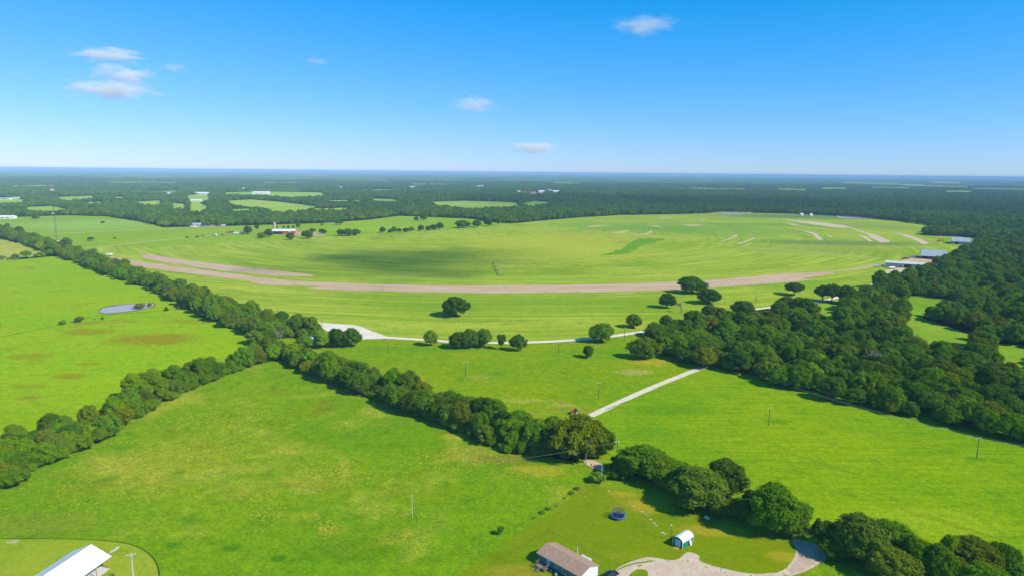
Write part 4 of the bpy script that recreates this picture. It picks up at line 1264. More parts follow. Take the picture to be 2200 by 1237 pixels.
# ------------------------------------------------------------------ weeds and tufts in the front fields
def scatter(name, label, pts, meshes, smin, smax):
    n_ = len(pts)
    me = bpy.data.meshes.new(name)
    me.from_pydata([(p[0], p[1], 0.05) for p in pts], [], [])
    at = me.attributes.new('idx', 'INT', 'POINT')
    at.data.foreach_set('value', RNG.integers(0, len(meshes), n_).astype(np.int32))
    sc_ = RNG.uniform(smin, smax, n_)
    at = me.attributes.new('scl', 'FLOAT_VECTOR', 'POINT')
    at.data.foreach_set('vector', np.repeat(sc_, 3).astype(np.float32))
    at = me.attributes.new('rot', 'FLOAT_VECTOR', 'POINT')
    rz = np.zeros((n_, 3), np.float32)
    rz[:, 2] = RNG.uniform(0, 6.28, n_)
    at.data.foreach_set('vector', rz.ravel())
    c = bpy.data.collections.new(name + '_source')
    for i, m_ in enumerate(meshes):
        c.objects.link(bpy.data.objects.new('%s_src_%02d' % (name, i), m_))
    o = bpy.data.objects.new(name, me)
    COL.objects.link(o)
    tag(o, label, 'plants', kind='stuff')
    g = ng.copy()
    for n in g.nodes:
        if n.bl_idname == 'GeometryNodeCollectionInfo':
            n.inputs['Collection'].default_value = c
    o.modifiers.new(name, 'NODES').node_group = g


def tuft(seed, mat, n, h, w_):
    rg = np.random.default_rng(seed)
    mb = MB()
    for i in range(n):
        a = rg.uniform(0, 6.28)
        r = rg.uniform(0, .5)
        bx, by = r * math.cos(a), r * math.sin(a)
        t = rg.uniform(0, 6.28)
        dx, dy = math.cos(t) * w_, math.sin(t) * w_
        tx_, ty_, tz_ = bx * 1.6, by * 1.6, h * rg.uniform(.5, 1)
        mb.add([(tx_ - dx, ty_ - dy, tz_), (tx_ + dy, ty_ - dx, tz_ * .95), (tx_ + dx, ty_ + dy, tz_ * .9), (tx_ - dy, ty_ + dx, tz_)], [(0, 1, 2, 3)])
        mb.add([(bx - .012, by, 0), (bx + .012, by, 0), (tx_, ty_, tz_ * .95)], [(0, 1, 2)])
    me = bpy.data.meshes.new('tuft_%d' % seed)
    me.from_pydata(mb.v, [], mb.f)
    me.materials.append(mat)
    return me


M['weed_yellow'] = leafmat('yellow_weed', (0.66, 0.52, 0.03), (0.80, 0.62, 0.10), .3, .2)


def patchpts(lst, seed):
    rg = np.random.default_rng(seed)
    out_ = []
    for (px, py, wx, hy_, n_) in lst:
        q = rg.normal(size=(n_, 2)) * np.array([wx / 2.6, hy_ / 2.6]) + np.array([px, py])
        for u, v in q:
            x, y = G(u, v)
            if mnoise.noise(Vector((x * .07, y * .07, seed))) > -.12:
                out_.append((x, y))
    return out_


yp = patchpts([(430, 930, 260, 110, 1500), (330, 990, 260, 70, 1000), (480, 900, 160, 60, 600), (260, 1050, 260, 60, 420), (700, 1010, 160, 36, 330), (650, 1020, 240, 20, 240), (610, 1110, 110, 34, 260), (705, 1137, 44, 26, 90),
               (1000, 1000, 160, 30, 260), (900, 980, 160, 20, 120), (560, 1070, 120, 30, 120), (150, 1070, 200, 60, 160), (1170, 1040, 120, 40, 160), (560, 820, 200, 40, 160), (888, 1108, 50, 12, 30)], 3)
scatter('wildflowers', 'drifts of yellow flowering weeds across the front meadow', yp, [tuft(40 + i, M['weed_yellow'], 9, .4, .16) for i in range(3)], .22, .6)

# ------------------------------------------------------------------ buildings
M['teal'] = plain('teal_siding', (0.045, 0.23, 0.25), .6, .08, 2, lines=(2, .22, .35))
M['white'] = plain('white_paint', (0.78, 0.78, 0.76), .5, .05, 2)
M['whitesiding'] = plain('white_siding', (0.70, 0.75, 0.76), .6, .05, 2, lines=(2, .22, .25))
M['shingle'] = plain('brown_shingles', (0.44, 0.29, 0.20), .9, .16, 6, spec=.1, lines=(0, .28, .25))
M['whitemetal'] = plain('white_metal_roof', (0.80, 0.79, 0.74), .4, .05, 1.2, lines=(1, .6, .12))
M['palemetal'] = plain('pale_metal_roof', (0.62, 0.66, 0.62), .45, .08, .3, lines=(1, 1.2, .15))
M['bluemetal'] = plain('blue_grey_metal_roof', (0.36, 0.42, 0.46), .45, .1, .3, lines=(1, 1.2, .15))
M['pinkwall'] = plain('pinkish_metal_wall', (0.46, 0.40, 0.37), .6, .08, .4, lines=(0, 1.0, .2))
M['red'] = plain('red_barn_metal', (0.55, 0.07, 0.045), .6, .1, .4, lines=(0, 1.0, .25))
M['black'] = plain('dark_opening', (0.012, 0.012, 0.014), .8, .1, 1)
M['glass'] = plain('window_glass', (0.02, 0.03, 0.04), .08, .1, 1, spec=.8)
M['green'] = plain('green_metal_wall', (0.006, 0.20, 0.15), .5, .06, 2, lines=(1, .3, .3))
M['green2'] = plain('green_gable_wall', (0.006, 0.20, 0.15), .5, .06, 2, lines=(0, .3, .3))
M['lightdoor'] = plain('pale_blue_door', (0.50, 0.60, 0.68), .5, .05, 2)
M['wood'] = plain('weathered_deck_wood', (0.30, 0.22, 0.16), .85, .2, 5, lines=(0, .15, .5))
M['newwood'] = plain('new_orange_wood', (0.85, 0.36, 0.04), .8, .12, 5, lines=(0, .15, .5))
M['postwood'] = plain('orange_post_wood', (0.60, 0.30, 0.07), .8, .15, 4)
M['concrete'] = plain('concrete_slab', (0.60, 0.58, 0.53), .85, .06, 1)
M['skirt'] = plain('dark_skirting', (0.05, 0.055, 0.08), .8, .1, 2)
M['pole'] = plain('pole_wood', (0.11, 0.085, 0.06), .9, .2, 3)
M['tower_steel'] = plain('tower_steel', (0.15, 0.155, 0.155), .6, .1, 3)
M['palepole'] = plain('pale_pole', (0.55, 0.56, 0.53), .6, .08, 3)
M['steel'] = plain('galvanised_steel', (0.33, 0.35, 0.36), .5, .1, 3)
M['blue'] = plain('trampoline_blue', (0.03, 0.17, 0.62), .5, .06, 3)
M['mat'] = plain('trampoline_mat', (0.012, 0.016, 0.05), .7, .1, 3)
M['tyre'] = plain('tyre_rubber', (0.02, 0.02, 0.02), .9, .1, 5)
M['redpaint'] = plain('red_tractor_paint', (0.35, 0.03, 0.035), .4, .1, 3)
M['orange'] = plain('orange_machine_paint', (0.62, 0.20, 0.05), .5, .1, 1)
M['navy'] = plain('navy_car_paint', (0.006, 0.009, 0.025), .25, .05, 3, spec=.7)
M['rust'] = plain('rusty_metal', (0.22, 0.11, 0.07), .8, .2, 1)
M['tan'] = plain('tan_silo', (0.50, 0.40, 0.26), .7, .1, 1)

m, nt_, b_, o_ = new_mat('safety_net')
tr_ = nt_.nodes.new('ShaderNodeBsdfTransparent')
df_ = nd(nt_, 'ShaderNodeBsdfDiffuse')
df_.inputs[0].default_value = (0.03, 0.035, 0.05, 1)
mx_ = nd(nt_, 'ShaderNodeMixShader', Fac=.34)
nt_.links.new(tr_.outputs[0], mx_.inputs[1])
nt_.links.new(df_.outputs[0], mx_.inputs[2])
nt_.links.new(mx_.outputs[0], o_.inputs['Surface'])
M['net'] = m


def gable(name, label, cat, x, y, ang, L, Wd, eave, ridge, wall, roof, over=.4, th=.12, group=None, holes=(), trim=None, open_sides=False):
    """building with its length along local x and its ridge over y=0"""
    root = empty(name, (x, y, .05), ang, label, cat, group)
    hl, hw = L / 2, Wd / 2
    if not open_sides:
        wb = MB()
        n = [(-hl, -hw, 0), (hl, -hw, 0), (hl, hw, 0), (-hl, hw, 0), (-hl, -hw, eave), (hl, -hw, eave), (hl, hw, eave), (-hl, hw, eave), (-hl, 0, ridge - .06), (hl, 0, ridge - .06)]
        wb.add(n, [(0, 1, 5, 4), (2, 3, 7, 6), (1, 2, 6, 9, 5), (3, 0, 4, 8, 7), (3, 2, 1, 0)])
        wb.build('wall', M[wall], root)
    sl = (ridge - eave) / hw
    ho = hw + over
    e = eave - over * sl
    rb = MB()
    X0, X1 = -hl - over, hl + over
    rb.add([(X0, -ho, e), (X1, -ho, e), (X1, 0, ridge), (X0, 0, ridge), (X1, ho, e), (X0, ho, e),
            (X0, -ho, e + th), (X1, -ho, e + th), (X1, 0, ridge + th), (X0, 0, ridge + th), (X1, ho, e + th), (X0, ho, e + th)],
           [(0, 3, 2, 1), (3, 5, 4, 2), (6, 7, 8, 9), (9, 8, 10, 11), (0, 1, 7, 6), (4, 5, 11, 10), (1, 2, 8, 7), (2, 4, 10, 8), (0, 6, 9, 3), (3, 9, 11, 5)])
    rb.build('roof', M[roof], root)
    for (pn, side, a, b, z0, z1, mt) in holes:
        q = MB()
        if side == 'front':
            q.box(a, b, -hw - .06, -hw + .05, z0, z1)
        elif side == 'back':
            q.box(a, b, hw - .05, hw + .06, z0, z1)
        elif side == 'right':
            q.box(hl - .05, hl + .06, a, b, z0, z1)
        else:
            q.box(-hl - .06, -hl + .05, a, b, z0, z1)
        o = q.build(pn, M[mt], root)
        if pn == 'window':
            t = .09
            f = MB()
            if side in ('front', 'back'):
                yy = (-hw - .1, -hw - .062) if side == 'front' else (hw + .062, hw + .1)
                f.box(a - t, b + t, *yy, z1, z1 + t).box(a - t, b + t, *yy, z0 - t, z0).box(a - t, a, *yy, z0, z1).box(b, b + t, *yy, z0, z1)
            else:
                xx = (hl + .062, hl + .1) if side == 'right' else (-hl - .1, -hl - .062)
                f.box(*xx, a - t, b + t, z1, z1 + t).box(*xx, a - t, b + t, z0 - t, z0).box(*xx, a - t, a, z0, z1).box(*xx, b, b + t, z0, z1)
            f.build('frame', M['white'], o)
    return root


# mobile home (length axis -46 deg)
hx, hy = G(1151, 1186, 2.9)
hx1, hy1 = G(1289, 1212, 2.9)
hcx, hcy = (hx + hx1) / 2, (hy + hy1) / 2
home = gable('mobile_home', 'teal mobile home with brown shingle roof and white gable beside a wooden deck', 'house', hcx, hcy, R_(-46), 15.1, 7.2, 2.75, 3.95, 'teal', 'shingle', over=.35,
             holes=[('door', 'front', -4.0, -3.1, .55, 2.5, 'white'), ('window', 'front', -3.7, -3.4, 1.3, 2.2, 'glass'), ('window', 'front', -.9, -.2, 1.5, 2.1, 'glass'), ('window', 'front', 1.7, 2.7, .9, 2.3, 'glass'),
                    ('window', 'front', 4.9, 5.9, .9, 2.3, 'glass'), ('window', 'right', .6, 1.6, 1.1, 2.2, 'glass'), ('skirting', 'front', -7.4, 7.4, .02, .5, 'skirt')])
mb = MB()
mb.add([(7.58, -3.59, .02), (7.58, 3.59, .02), (7.58, 3.59, 2.7), (7.58, 0, 3.85), (7.58, -3.59, 2.7), (7.64, -3.59, .02), (7.64, 3.59, .02), (7.64, 3.59, 2.7), (7.64, 0, 3.85), (7.64, -3.59, 2.7)],
       [(4, 3, 2, 1, 0), (5, 6, 7, 8, 9), (0, 1, 6, 5), (1, 2, 7, 6), (2, 3, 8, 7), (3, 4, 9, 8), (4, 0, 5, 9)])
mb.build('gable_wall', M['whitesiding'], home)
for (a, b, h) in [(-6.3, -1.3, .4), (-5.6, -.6, .5), (-5.3, -2.0, .35), (-4.9, -2.7, .35), (-3.4, -1.3, .4), (-2.9, -2.3, .35), (-.2, -1.0, .4), (2.6, -1.0, .4), (1.2, -2.3, .35), (2.2, -2.9, .35)]:
    zz = 2.75 + (3.6 + b) / 3.6 * 1.2 if b < 0 else 3.9
    MB().tube((a, b, zz), (a, b, zz + h), .09, .07, 8).build('roof_vent', M['white'], home)
MB().tube((.2, 3.9, 0.3), (.2, 3.9, 4.6), .07, .07, 8).tube((.2, 3.9, 4.6), (.2, 3.9, 4.75), .13, .13, 8).build('vent_pipe', M['white'], home)
pr = MB()
pr.box(1.3, 4.6, 3.66, 4.9, 2.55, 2.68)
pr.build('porch_roof', M['palemetal'], home)
for xx in (1.5, 4.4):
    MB().box(xx - .06, xx + .06, 4.72, 4.84, 0, 2.55).build('porch_post', M['white'], home)
# deck with stairs, beside the door
deck = empty('wooden_deck', (hcx, hcy, .05), R_(-46), 'weathered wooden deck with railings and stairs against the teal mobile home', 'deck')
MB().box(-6.2, -2.7, -6.0, -3.68, .55, .68).build('platform', M['wood'], deck)
rl = MB()
for (x0, y0, x1, y1) in [(-6.2, -6.0, -6.2, -3.8), (-2.75, -6.0, -2.75, -3.8), (-6.2, -6.0, -5.1, -6.0), (-3.9, -6.0, -2.75, -6.0)]:
    rl.tube((x0, y0, 1.62), (x1, y1, 1.62), .06, .06, 5)
    L_ = math.hypot(x1 - x0, y1 - y0)
    for k in range(int(L_ / .25) + 1):
        t = k * .25 / L_
        rl.box(x0 + (x1 - x0) * t - .025, x0 + (x1 - x0) * t + .025, y0 + (y1 - y0) * t - .025, y0 + (y1 - y0) * t + .025, .68, 1.6)
rl.build('railing', M['wood'], deck)
for k in range(5):
    MB().box(-5.1, -3.9, -6.32 - k * .3, -6.02 - k * .3, .48 - k * .11, .54 - k * .11).build('step', M['wood'], deck)
for xx in (-5.1, -3.9):
    MB().tube((xx, -6.05, 1.6), (xx, -7.6, 1.0), .05, .05, 5).tube((xx, -7.6, 0), (xx, -7.6, 1.0), .05, .05, 5).build('handrail', M['wood'], deck)
for xx, yy in ((-6.1, -5.9), (-2.85, -5.9), (-6.1, -3.8)):
    MB().box(xx - .07, xx + .07, yy - .07, yy + .07, 0, .55).build('post', M['wood'], deck)
for i, (a, b, r) in enumerate([(-1.9, -4.4, .35), (.4, -4.9, .45)]):
    c_, s_ = math.cos(R_(-46)), math.sin(R_(-46))
    X_, Y_ = hcx + a * c_ - b * s_, hcy + a * s_ + b * c_
    t = MB().tube((0, 0, 0), (0, 0, .5 + .2 * i), r, r * .9, 10).tube((0, 0, .5 + .2 * i), (0, 0, .6 + .2 * i), r * .6, r * .5, 8).build(['metal_tub', 'ac_unit'][i], M['steel'], None, (X_, Y_, .06))
    tag(t, ['round grey metal tub on the grass beside the wooden deck', 'pale round unit on the grass under the mobile home\'s middle window'][i], ['tub', 'unit'][i])

# shed, trampoline
sx_, sy_ = G(1300 + 1825 / 11, 1080 + 1090 / 11)
ca, sa = math.cos(R_(43)), math.sin(R_(43))
SW, SL = 3.2, 5.4
scx, scy = sx_ + ca * SL / 2 - sa * SW / 2, sy_ + sa * SL / 2 + ca * SW / 2
shed = empty('garden_shed', (scx, scy, .05), R_(43), 'green shed with a rounded white roof and pale door, by the dirt drive', 'shed')
prof = [(-1.6, 2.0), (-1.35, 2.45), (-.75, 2.85), (0, 3.0), (.75, 2.85), (1.35, 2.45), (1.6, 2.0)]


def xprism(mb, pr, x0, x1):
    n = len(pr)
    vs = [(x0, a, b) for a, b in pr] + [(x1, a, b) for a, b in pr]
    return mb.add(vs, [(i, (i + 1) % n, n + (i + 1) % n, n + i) for i in range(n)] + [tuple(range(n))[::-1], tuple(range(n, 2 * n))])


xprism(MB(), [(-1.6, .1), (-1.6, 2.0), (-1.35, 2.43), (-.75, 2.83), (0, 2.97), (.75, 2.83), (1.35, 2.43), (1.6, 2.0), (1.6, .1)], -2.7, 2.7).build('wall', M['green'], shed)
out_ = [(a * 1.07, b + (.08 if abs(a) < 1.5 else 0)) for a, b in prof]
out_[0], out_[-1] = (-1.74, 1.88), (1.74, 1.88)
xprism(MB(), out_ + [(a * .985, b - .05) for a, b in out_[::-1]], -2.8, 2.8).build('roof', M['whitemetal'], shed)
for (a, b) in ((-2.72, -1.6), (2.72, -1.6), (-2.72, 1.6), (2.72, 1.6)):
    MB().box(a - .06, a + .06, b - .06, b + .06, 0, 2.0).build('corner_trim', M['white'], shed)
d_ = MB().box(-2.78, -2.72, -.75, .65, .12, 2.1).build('door', M['lightdoor'], shed)
MB().box(-2.82, -2.79, .4, .48, 1.0, 1.2).build('handle', M['steel'], d_)
MB().box(-2.80, -2.70, -.85, .75, 2.1, 2.18).box(-2.80, -2.70, -.85, -.76, .1, 2.1).box(-2.80, -2.70, .66, .75, .1, 2.1).build('door_frame', M['white'], shed)
MB().add([(-2.76, -.8, .14), (-4.1, -.8, .02), (-4.1, .7, .02), (-2.76, .7, .14), (-2.76, -.8, .05), (-4.1, -.8, -.02), (-4.1, .7, -.02), (-2.76, .7, .05)], [(0, 1, 2, 3), (4, 7, 6, 5), (0, 4, 5, 1), (2, 6, 7, 3), (1, 5, 6, 2), (0, 3, 7, 4)]).build('ramp', M['newwood'], shed)
bd = MB().add([(0, 0, 0), (1.0, 0, 0), (1.0, .5, 1.5), (0, .5, 1.5), (0, .05, 0), (1.0, .05, 0), (1.0, .55, 1.5), (0, .55, 1.5)], [(0, 1, 2, 3), (7, 6, 5, 4), (0, 4, 5, 1), (1, 5, 6, 2), (2, 6, 7, 3), (3, 7, 4, 0)]).build('leaning_board', M['concrete'], None)
bd.location = (scx + ca * .5 + sa * 2.18, scy + sa * .5 - ca * 2.18, .06)
bd.rotation_euler = (0, 0, R_(43))
tag(bd, 'pale board leaning on the long side of the green shed', 'board')

tx, ty = G(1328, 1112)
tr = empty('trampoline', (tx, ty, .06), 0, 'round blue trampoline with a dark safety net on the lawn', 'trampoline')
TR = 2.15


def ringm(mb, r, z, t, n=28):
    for i in range(n):
        a, b = 2 * math.pi * i / n, 2 * math.pi * (i + 1) / n
        mb.tube((r * math.cos(a), r * math.sin(a), z), (r * math.cos(b), r * math.sin(b), z), t, t, 5, cap=False)
    return mb


mb = MB()
n = 32
mb.add([(0, 0, .84)] + [(TR * .84 * math.cos(6.2832 * i / n), TR * .84 * math.sin(6.2832 * i / n), .86) for i in range(n)], [(0, 1 + i, 1 + (i + 1) % n) for i in range(n)])
mb.build('jumping_mat', M['mat'], tr)
mb = MB()
vs, fs = [], []
for i in range(n):
    a = 6.2832 * i / n
    for r, z in ((TR * .83, .9), (TR * 1.03, .9), (TR * 1.05, .72), (TR * .83, .84)):
        vs.append((r * math.cos(a), r * math.sin(a), z))
for i in range(n):
    j = (i + 1) % n
    for k in range(4):
        fs.append((4 * i + k, 4 * j + k, 4 * j + (k + 1) % 4, 4 * i + (k + 1) % 4))
mb.add(vs, fs).build('edge_pad', M['blue'], tr)
vs = []
for i in range(n):
    a = 6.2832 * i / n
    vs += [(TR * .9 * math.cos(a), TR * .9 * math.sin(a), .92), (TR * .95 * math.cos(a), TR * .95 * math.sin(a), 2.6)]
MB().add(vs, [(2 * i, 2 * ((i + 1) % n), 2 * ((i + 1) % n) + 1, 2 * i + 1) for i in range(n)]).build('safety_net', M['net'], tr)
ringm(MB(), TR * .95, 2.6, .025).build('net_hoop', M['steel'], tr)
for i in range(6):
    a = i * math.pi / 3 + .3
    MB().tube((TR * math.cos(a), TR * math.sin(a), 0), (TR * math.cos(a), TR * math.sin(a), 2.62), .035, .035, 6).build('pole', M['blue'] if i % 2 else M['steel'], tr)

# white roofed pavilion, bottom left
E0 = Vector(G(234, 1197, 3.4))
A0 = Vector(G(193, 1170, 6.0))
E1 = Vector(G(177.3, 1237, 3.4))
dv = (E1 - E0).normalized()
pang = math.atan2(dv.y, dv.x)
nv = Vector((dv.y, -dv.x))
if (A0 - E0).dot(nv) < 0:
    nv = -nv
PL = 17.0
PW = 2 * abs((A0 - E0).dot(nv)) - .8
pc = E0 + dv * (PL / 2 - .3) + nv * (PW / 2 + .2)
print('pavilion', pang * 57.3, PW)
pav = gable('pavilion', 'white metal roofed open shelter on orange posts in the mown lawn', 'shelter', pc.x, pc.y, pang, PL, PW, 3.5, 6.0, 'white', 'whitemetal', over=.4, open_sides=True)
MB().box(-PL / 2, PL / 2, -PW / 2, PW / 2, 0.0, .14).build('slab', M['concrete'], pav)
for sx2 in (-1, 1):
    for k in range(5):
        MB().box(-PL / 2 + .2 + k * (PL - .4) / 4 - .09, -PL / 2 + .2 + k * (PL - .4) / 4 + .09, sx2 * (PW / 2 - .15) - .09, sx2 * (PW / 2 - .15) + .09, .14, 3.2).build('post', M['postwood'], pav)
    MB().box(-PL / 2 - .3, PL / 2 + .3, sx2 * (PW / 2 - .05) - .06, sx2 * (PW / 2 - .05) + .06, 2.96, 3.16).build('beam', M['postwood'], pav)
for i, (a, b) in enumerate([(239, 1186), (245, 1183), (249, 1180), (253, 1177)]):
    x, y = G(a, b)
    o = MB().box(-.35, .35, -.25, .25, 0, .22).box(-.2, .15, -.15, .2, .22, .3).build('stone_block', M['concrete'], None, (x, y, .06))
    tag(o, '%s pale block in the line beyond the shelter\'s corner, counted from the shelter' % ['first', 'second', 'third', 'fourth'][i], 'block', 'pale blocks by the shelter')

# hangars on the right
def Gc(*p):
    return Vector(G(*p))


a0 = Gc(1902, 573.5)
hd = Vector((math.cos(R_(-28)), math.sin(R_(-28))))
hn = Vector((-hd.y, hd.x))
hc = a0 + hd * 20.5 + hn * 9.5
gable('hangar', 'long white roofed metal hangar with a dark open door by the dirt yard', 'hangar', hc.x, hc.y, R_(-28), 41, 19, 5.0, 6.6, 'pinkwall', 'palemetal', over=.5, th=.25,
      holes=[('door', 'front', -1.6, 5.4, .1, 4.2, 'black'), ('window', 'front', -5.4, -4.2, .8, 2.8, 'glass'), ('door', 'front', -3.6, -2.6, .1, 2.4, 'lightdoor')])
b0 = Gc(1981, 556)
hc = b0 + hd * 13 + hn * 14
gable('open_barn', 'blue grey roofed open barn with dark bays beyond the hangar', 'barn', hc.x, hc.y, R_(-30), 27, 34, 4.2, 10.5, 'rust', 'bluemetal', over=1, th=.25,
      holes=[('opening', 'front', -12, -5, .1, 3.8, 'black'), ('opening', 'front', -4, 4, .1, 3.8, 'black'), ('opening', 'front', 5, 12, .1, 3.8, 'black')])
b0 = Gc(2050, 524)
hc = b0 + hd * 14 + hn * 12
gable('metal_barn', 'pale blue roofed barn half hidden by the wood, farthest of the hangars', 'barn', hc.x - 6, hc.y, R_(-30), 24, 36, 4.5, 9.5, 'pinkwall', 'bluemetal', over=.8, th=.25, holes=[('door', 'front', -8, -3, .1, 3.5, 'black')])

# red barn
bc = Gc(600, 504)
gable('red_barn', 'red metal barn with a white roof among trees beyond the hay field', 'barn', bc.x + 4, bc.y + 16, R_(6), 37, 22, 5.0, 7.4, 'red', 'whitemetal', over=.4, th=.3,
      holes=[('opening', 'front', -17, -1, .1, 4.0, 'black'), ('window', 'right', -2, 2, 1.5, 4.5, 'white'), ('door', 'front', 8, 12, .1, 4.2, 'white')])
x, y = G(590, 494)
o = MB().tube((0, 0, 0), (0, 0, 12), 2.4, 2.4, 14).tube((0, 0, 12), (0, 0, 14), 2.5, .3, 14).build('silo', M['tan'], None, (x, y, .1))
tag(o, 'tan cylindrical silo standing behind the red barn', 'silo')

# far houses and sheds: (px, py, length, width, wall, roof, ang, label)
for (px, py, L, Wd, wl, rf, an, lab) in [
    (422, 487, 34, 14, 'white', 'bluemetal', .1, 'long low white farm building at the far wood\'s edge'),
    (438, 487, 16, 12, 'white', 'palemetal', .3, 'smaller pale house right of the long farm building'),
    (16, 470, 40, 24, 'white', 'whitemetal', .2, 'white roofed barn at the left edge beyond the far hedgerow'),
    (8, 429, 60, 22, 'white', 'bluemetal', .0, 'leftmost of the far white buildings beyond the left clearing'),
    (38, 428, 50, 26, 'white', 'palemetal', .2, 'second far white building beyond the left clearing'),
    (72, 421, 36, 40, 'tan', 'rust', .1, 'tall brown roofed house in the woods left of the tower top'),
    (362, 420, 60, 36, 'tan', 'palemetal', .3, 'pale house in the far woods above the clearings'),
    (435, 419, 70, 26, 'white', 'whitemetal', .0, 'low white building on the pale far clearing'),
    (422, 433, 40, 26, 'white', 'whitemetal', .3, 'white shed between the trees below the pale far clearing'),
    (560, 417, 80, 70, 'white', 'whitemetal', .2, 'big steep white roofed house on the long far clearing'),
    (573, 417, 34, 30, 'white', 'whitemetal', .1, 'small white outbuilding right of the steep white roofed house'),
    (524, 408, 50, 30, 'tan', 'palemetal', 0, 'tiny pale building in the woods left of the steep white roofed house'),
    (731, 404, 50, 40, 'white', 'bluemetal', .1, 'tiny bluish roof in the far woods'),
    (885, 404, 90, 40, 'white', 'palemetal', 0, 'faint pale building in the far woods, centre'),
    (1031, 402, 120, 40, 'white', 'palemetal', 0, 'long faint pale building left of the white hamlet'),
    (1115, 415, 30, 30, 'white', 'whitemetal', .1, 'leftmost white house of the far hamlet'),
    (1126, 416, 60, 40, 'tan', 'rust', .0, 'brown roofed house of the far hamlet, second from left'),
    (1141, 416, 60, 36, 'tan', 'rust', .2, 'brown roofed house at the middle of the far hamlet'),
    (1164, 414, 50, 46, 'white', 'whitemetal', .2, 'tall white house right of the hamlet\'s field'),
    (1181, 411, 46, 40, 'white', 'bluemetal', -.1, 'hamlet house among trees, second from right'),
    (1195, 414, 70, 46, 'white', 'whitemetal', .1, 'rightmost white house of the far hamlet'),
    (1722, 464, 8, 8, 'white', 'whitemetal', .1, 'left white shed on the hay field\'s far edge'),
    (1742, 465, 8, 7, 'white', 'palemetal', .2, 'right white shed on the hay field\'s far edge'),
    (2042, 485, 34, 26, 'white', 'bluemetal', .4, 'pale house tucked in the wood at the right beyond the fields'),
]:
    x, y = G(px, py)
    q = min(1.0, y / 3500 + .5)
    far = py < 425
    gable('far_house', lab, 'house', x, y, an, L * q * .8, Wd * q * .8, 6 if far else 4, 11 if far else 6.5, wl, rf, over=.8, th=.3, holes=[('window', 'front', -L * .2, -L * .1, 1.5, 3, 'glass'), ('window', 'front', L * .05, L * .15, 1.5, 3, 'glass')], group='distant buildings')
x, y = G(670, 742)
gable('cottage', 'small pale hip of a roof hidden between trees at the hedge corner', 'house', x, y + 4, R_(-35), 8, 6, 2.6, 4.2, 'tan', 'palemetal', over=.5)
x, y = G(1608, 702)
gable('cabin', 'white roofed cabin hidden among trees near the wood\'s upper edge', 'house', x, y, R_(20), 8, 6, 4.6, 6.0, 'white', 'whitemetal', over=.5)

# lattice tower
tx, ty = G(123, 523)
tw = empty('lattice_tower', (tx, ty, .2), .3, 'tall thin lattice communication tower with white antennas at its top', 'tower')
TH, TW = 75.0, 1.15
c3 = [(TW * math.cos(a), TW * math.sin(a)) for a in (0, 2.094, 4.189)]
for (a, b) in c3:
    MB().tube((a, b, 0), (a, b, TH), .17, .15, 5).build('leg', M['tower_steel'], tw)
mb = MB()
nz = 34
for k in range(nz):
    z0, z1 = k * TH / nz, (k + 1) * TH / nz
    for i in range(3):
        p, q = c3[i], c3[(i + 1) % 3]
        mb.tube((*p, z0), (*q, z1), .05, .05, 4, cap=False).tube((*p, z1), (*q, z1), .05, .05, 4, cap=False)
mb.build('bracing', M['tower_steel'], tw)
for i in range(9):
    a = i * .698
    MB().box(-.28, .28, -.16, .16, -1.3, 1.3).build('antenna', M['white'], tw, (2.4 * math.cos(a), 2.4 * math.sin(a), TH - .6)).rotation_euler = (0, 0, a + 1.57)
ringm(MB(), 2.2, TH - .8, .1, 12).build('antenna_ring', M['steel'], tw)
MB().tube((-1.4, -1.0, TH * .56), (-1.6, -1.7, TH * .56), 1.0, 1.0, 12).build('dish', M['white'], tw)
for a in (.5, 2.6, 4.7):
    mb = MB()
    mb.tube((0, 0, TH * .92), (30 * math.cos(a), 30 * math.sin(a), 0), .02, .02, 3)
    mb.build('guy_wire', M['steel'], tw)
for i, (px, py) in enumerate([(127, 524), (133, 524)]):
    x, y = G(px, py)
    o = MB().box(-3, 3, -2, 2, 0, 2.8).box(-3.2, 3.2, -2.2, 2.2, 2.8, 3.0).build('equipment_cabin', M['tan' if i else 'redpaint'], None, (x, y, .2))
    tag(o, ['small reddish equipment cabin at the lattice tower\'s foot', 'small tan equipment cabin right of the lattice tower\'s foot'][i], 'cabin')


# ------------------------------------------------------------------ utility poles and wires
def pole(px, py, h, lab, arm=True, mat='pole', lamp=False, ang=None, r=.17):
    x, y = G(px, py)
    root = empty('utility_pole', (x, y, .05), ang if ang is not None else R_(20), lab, 'pole', 'utility poles across the fields')
    MB().tube((0, 0, 0), (0, 0, h), r, r * .65, 8).build('post', M[mat], root)
    if arm:
        MB().box(-1.1, 1.1, -.06, .06, h - .55, h - .42).build('crossarm', M['palepole'], root)
        for k in (-1, 0, 1):
            MB().tube((k, 0, h - .42), (k, 0, h - .22), .06, .05, 6).build('insulator', M['white'], root)
    if lamp:
        MB().tube((.25, 0, h - 1.7), (.25, 0, h - .8), .2, .2, 8).build('transformer', M['steel'], root)
    return x, y, h


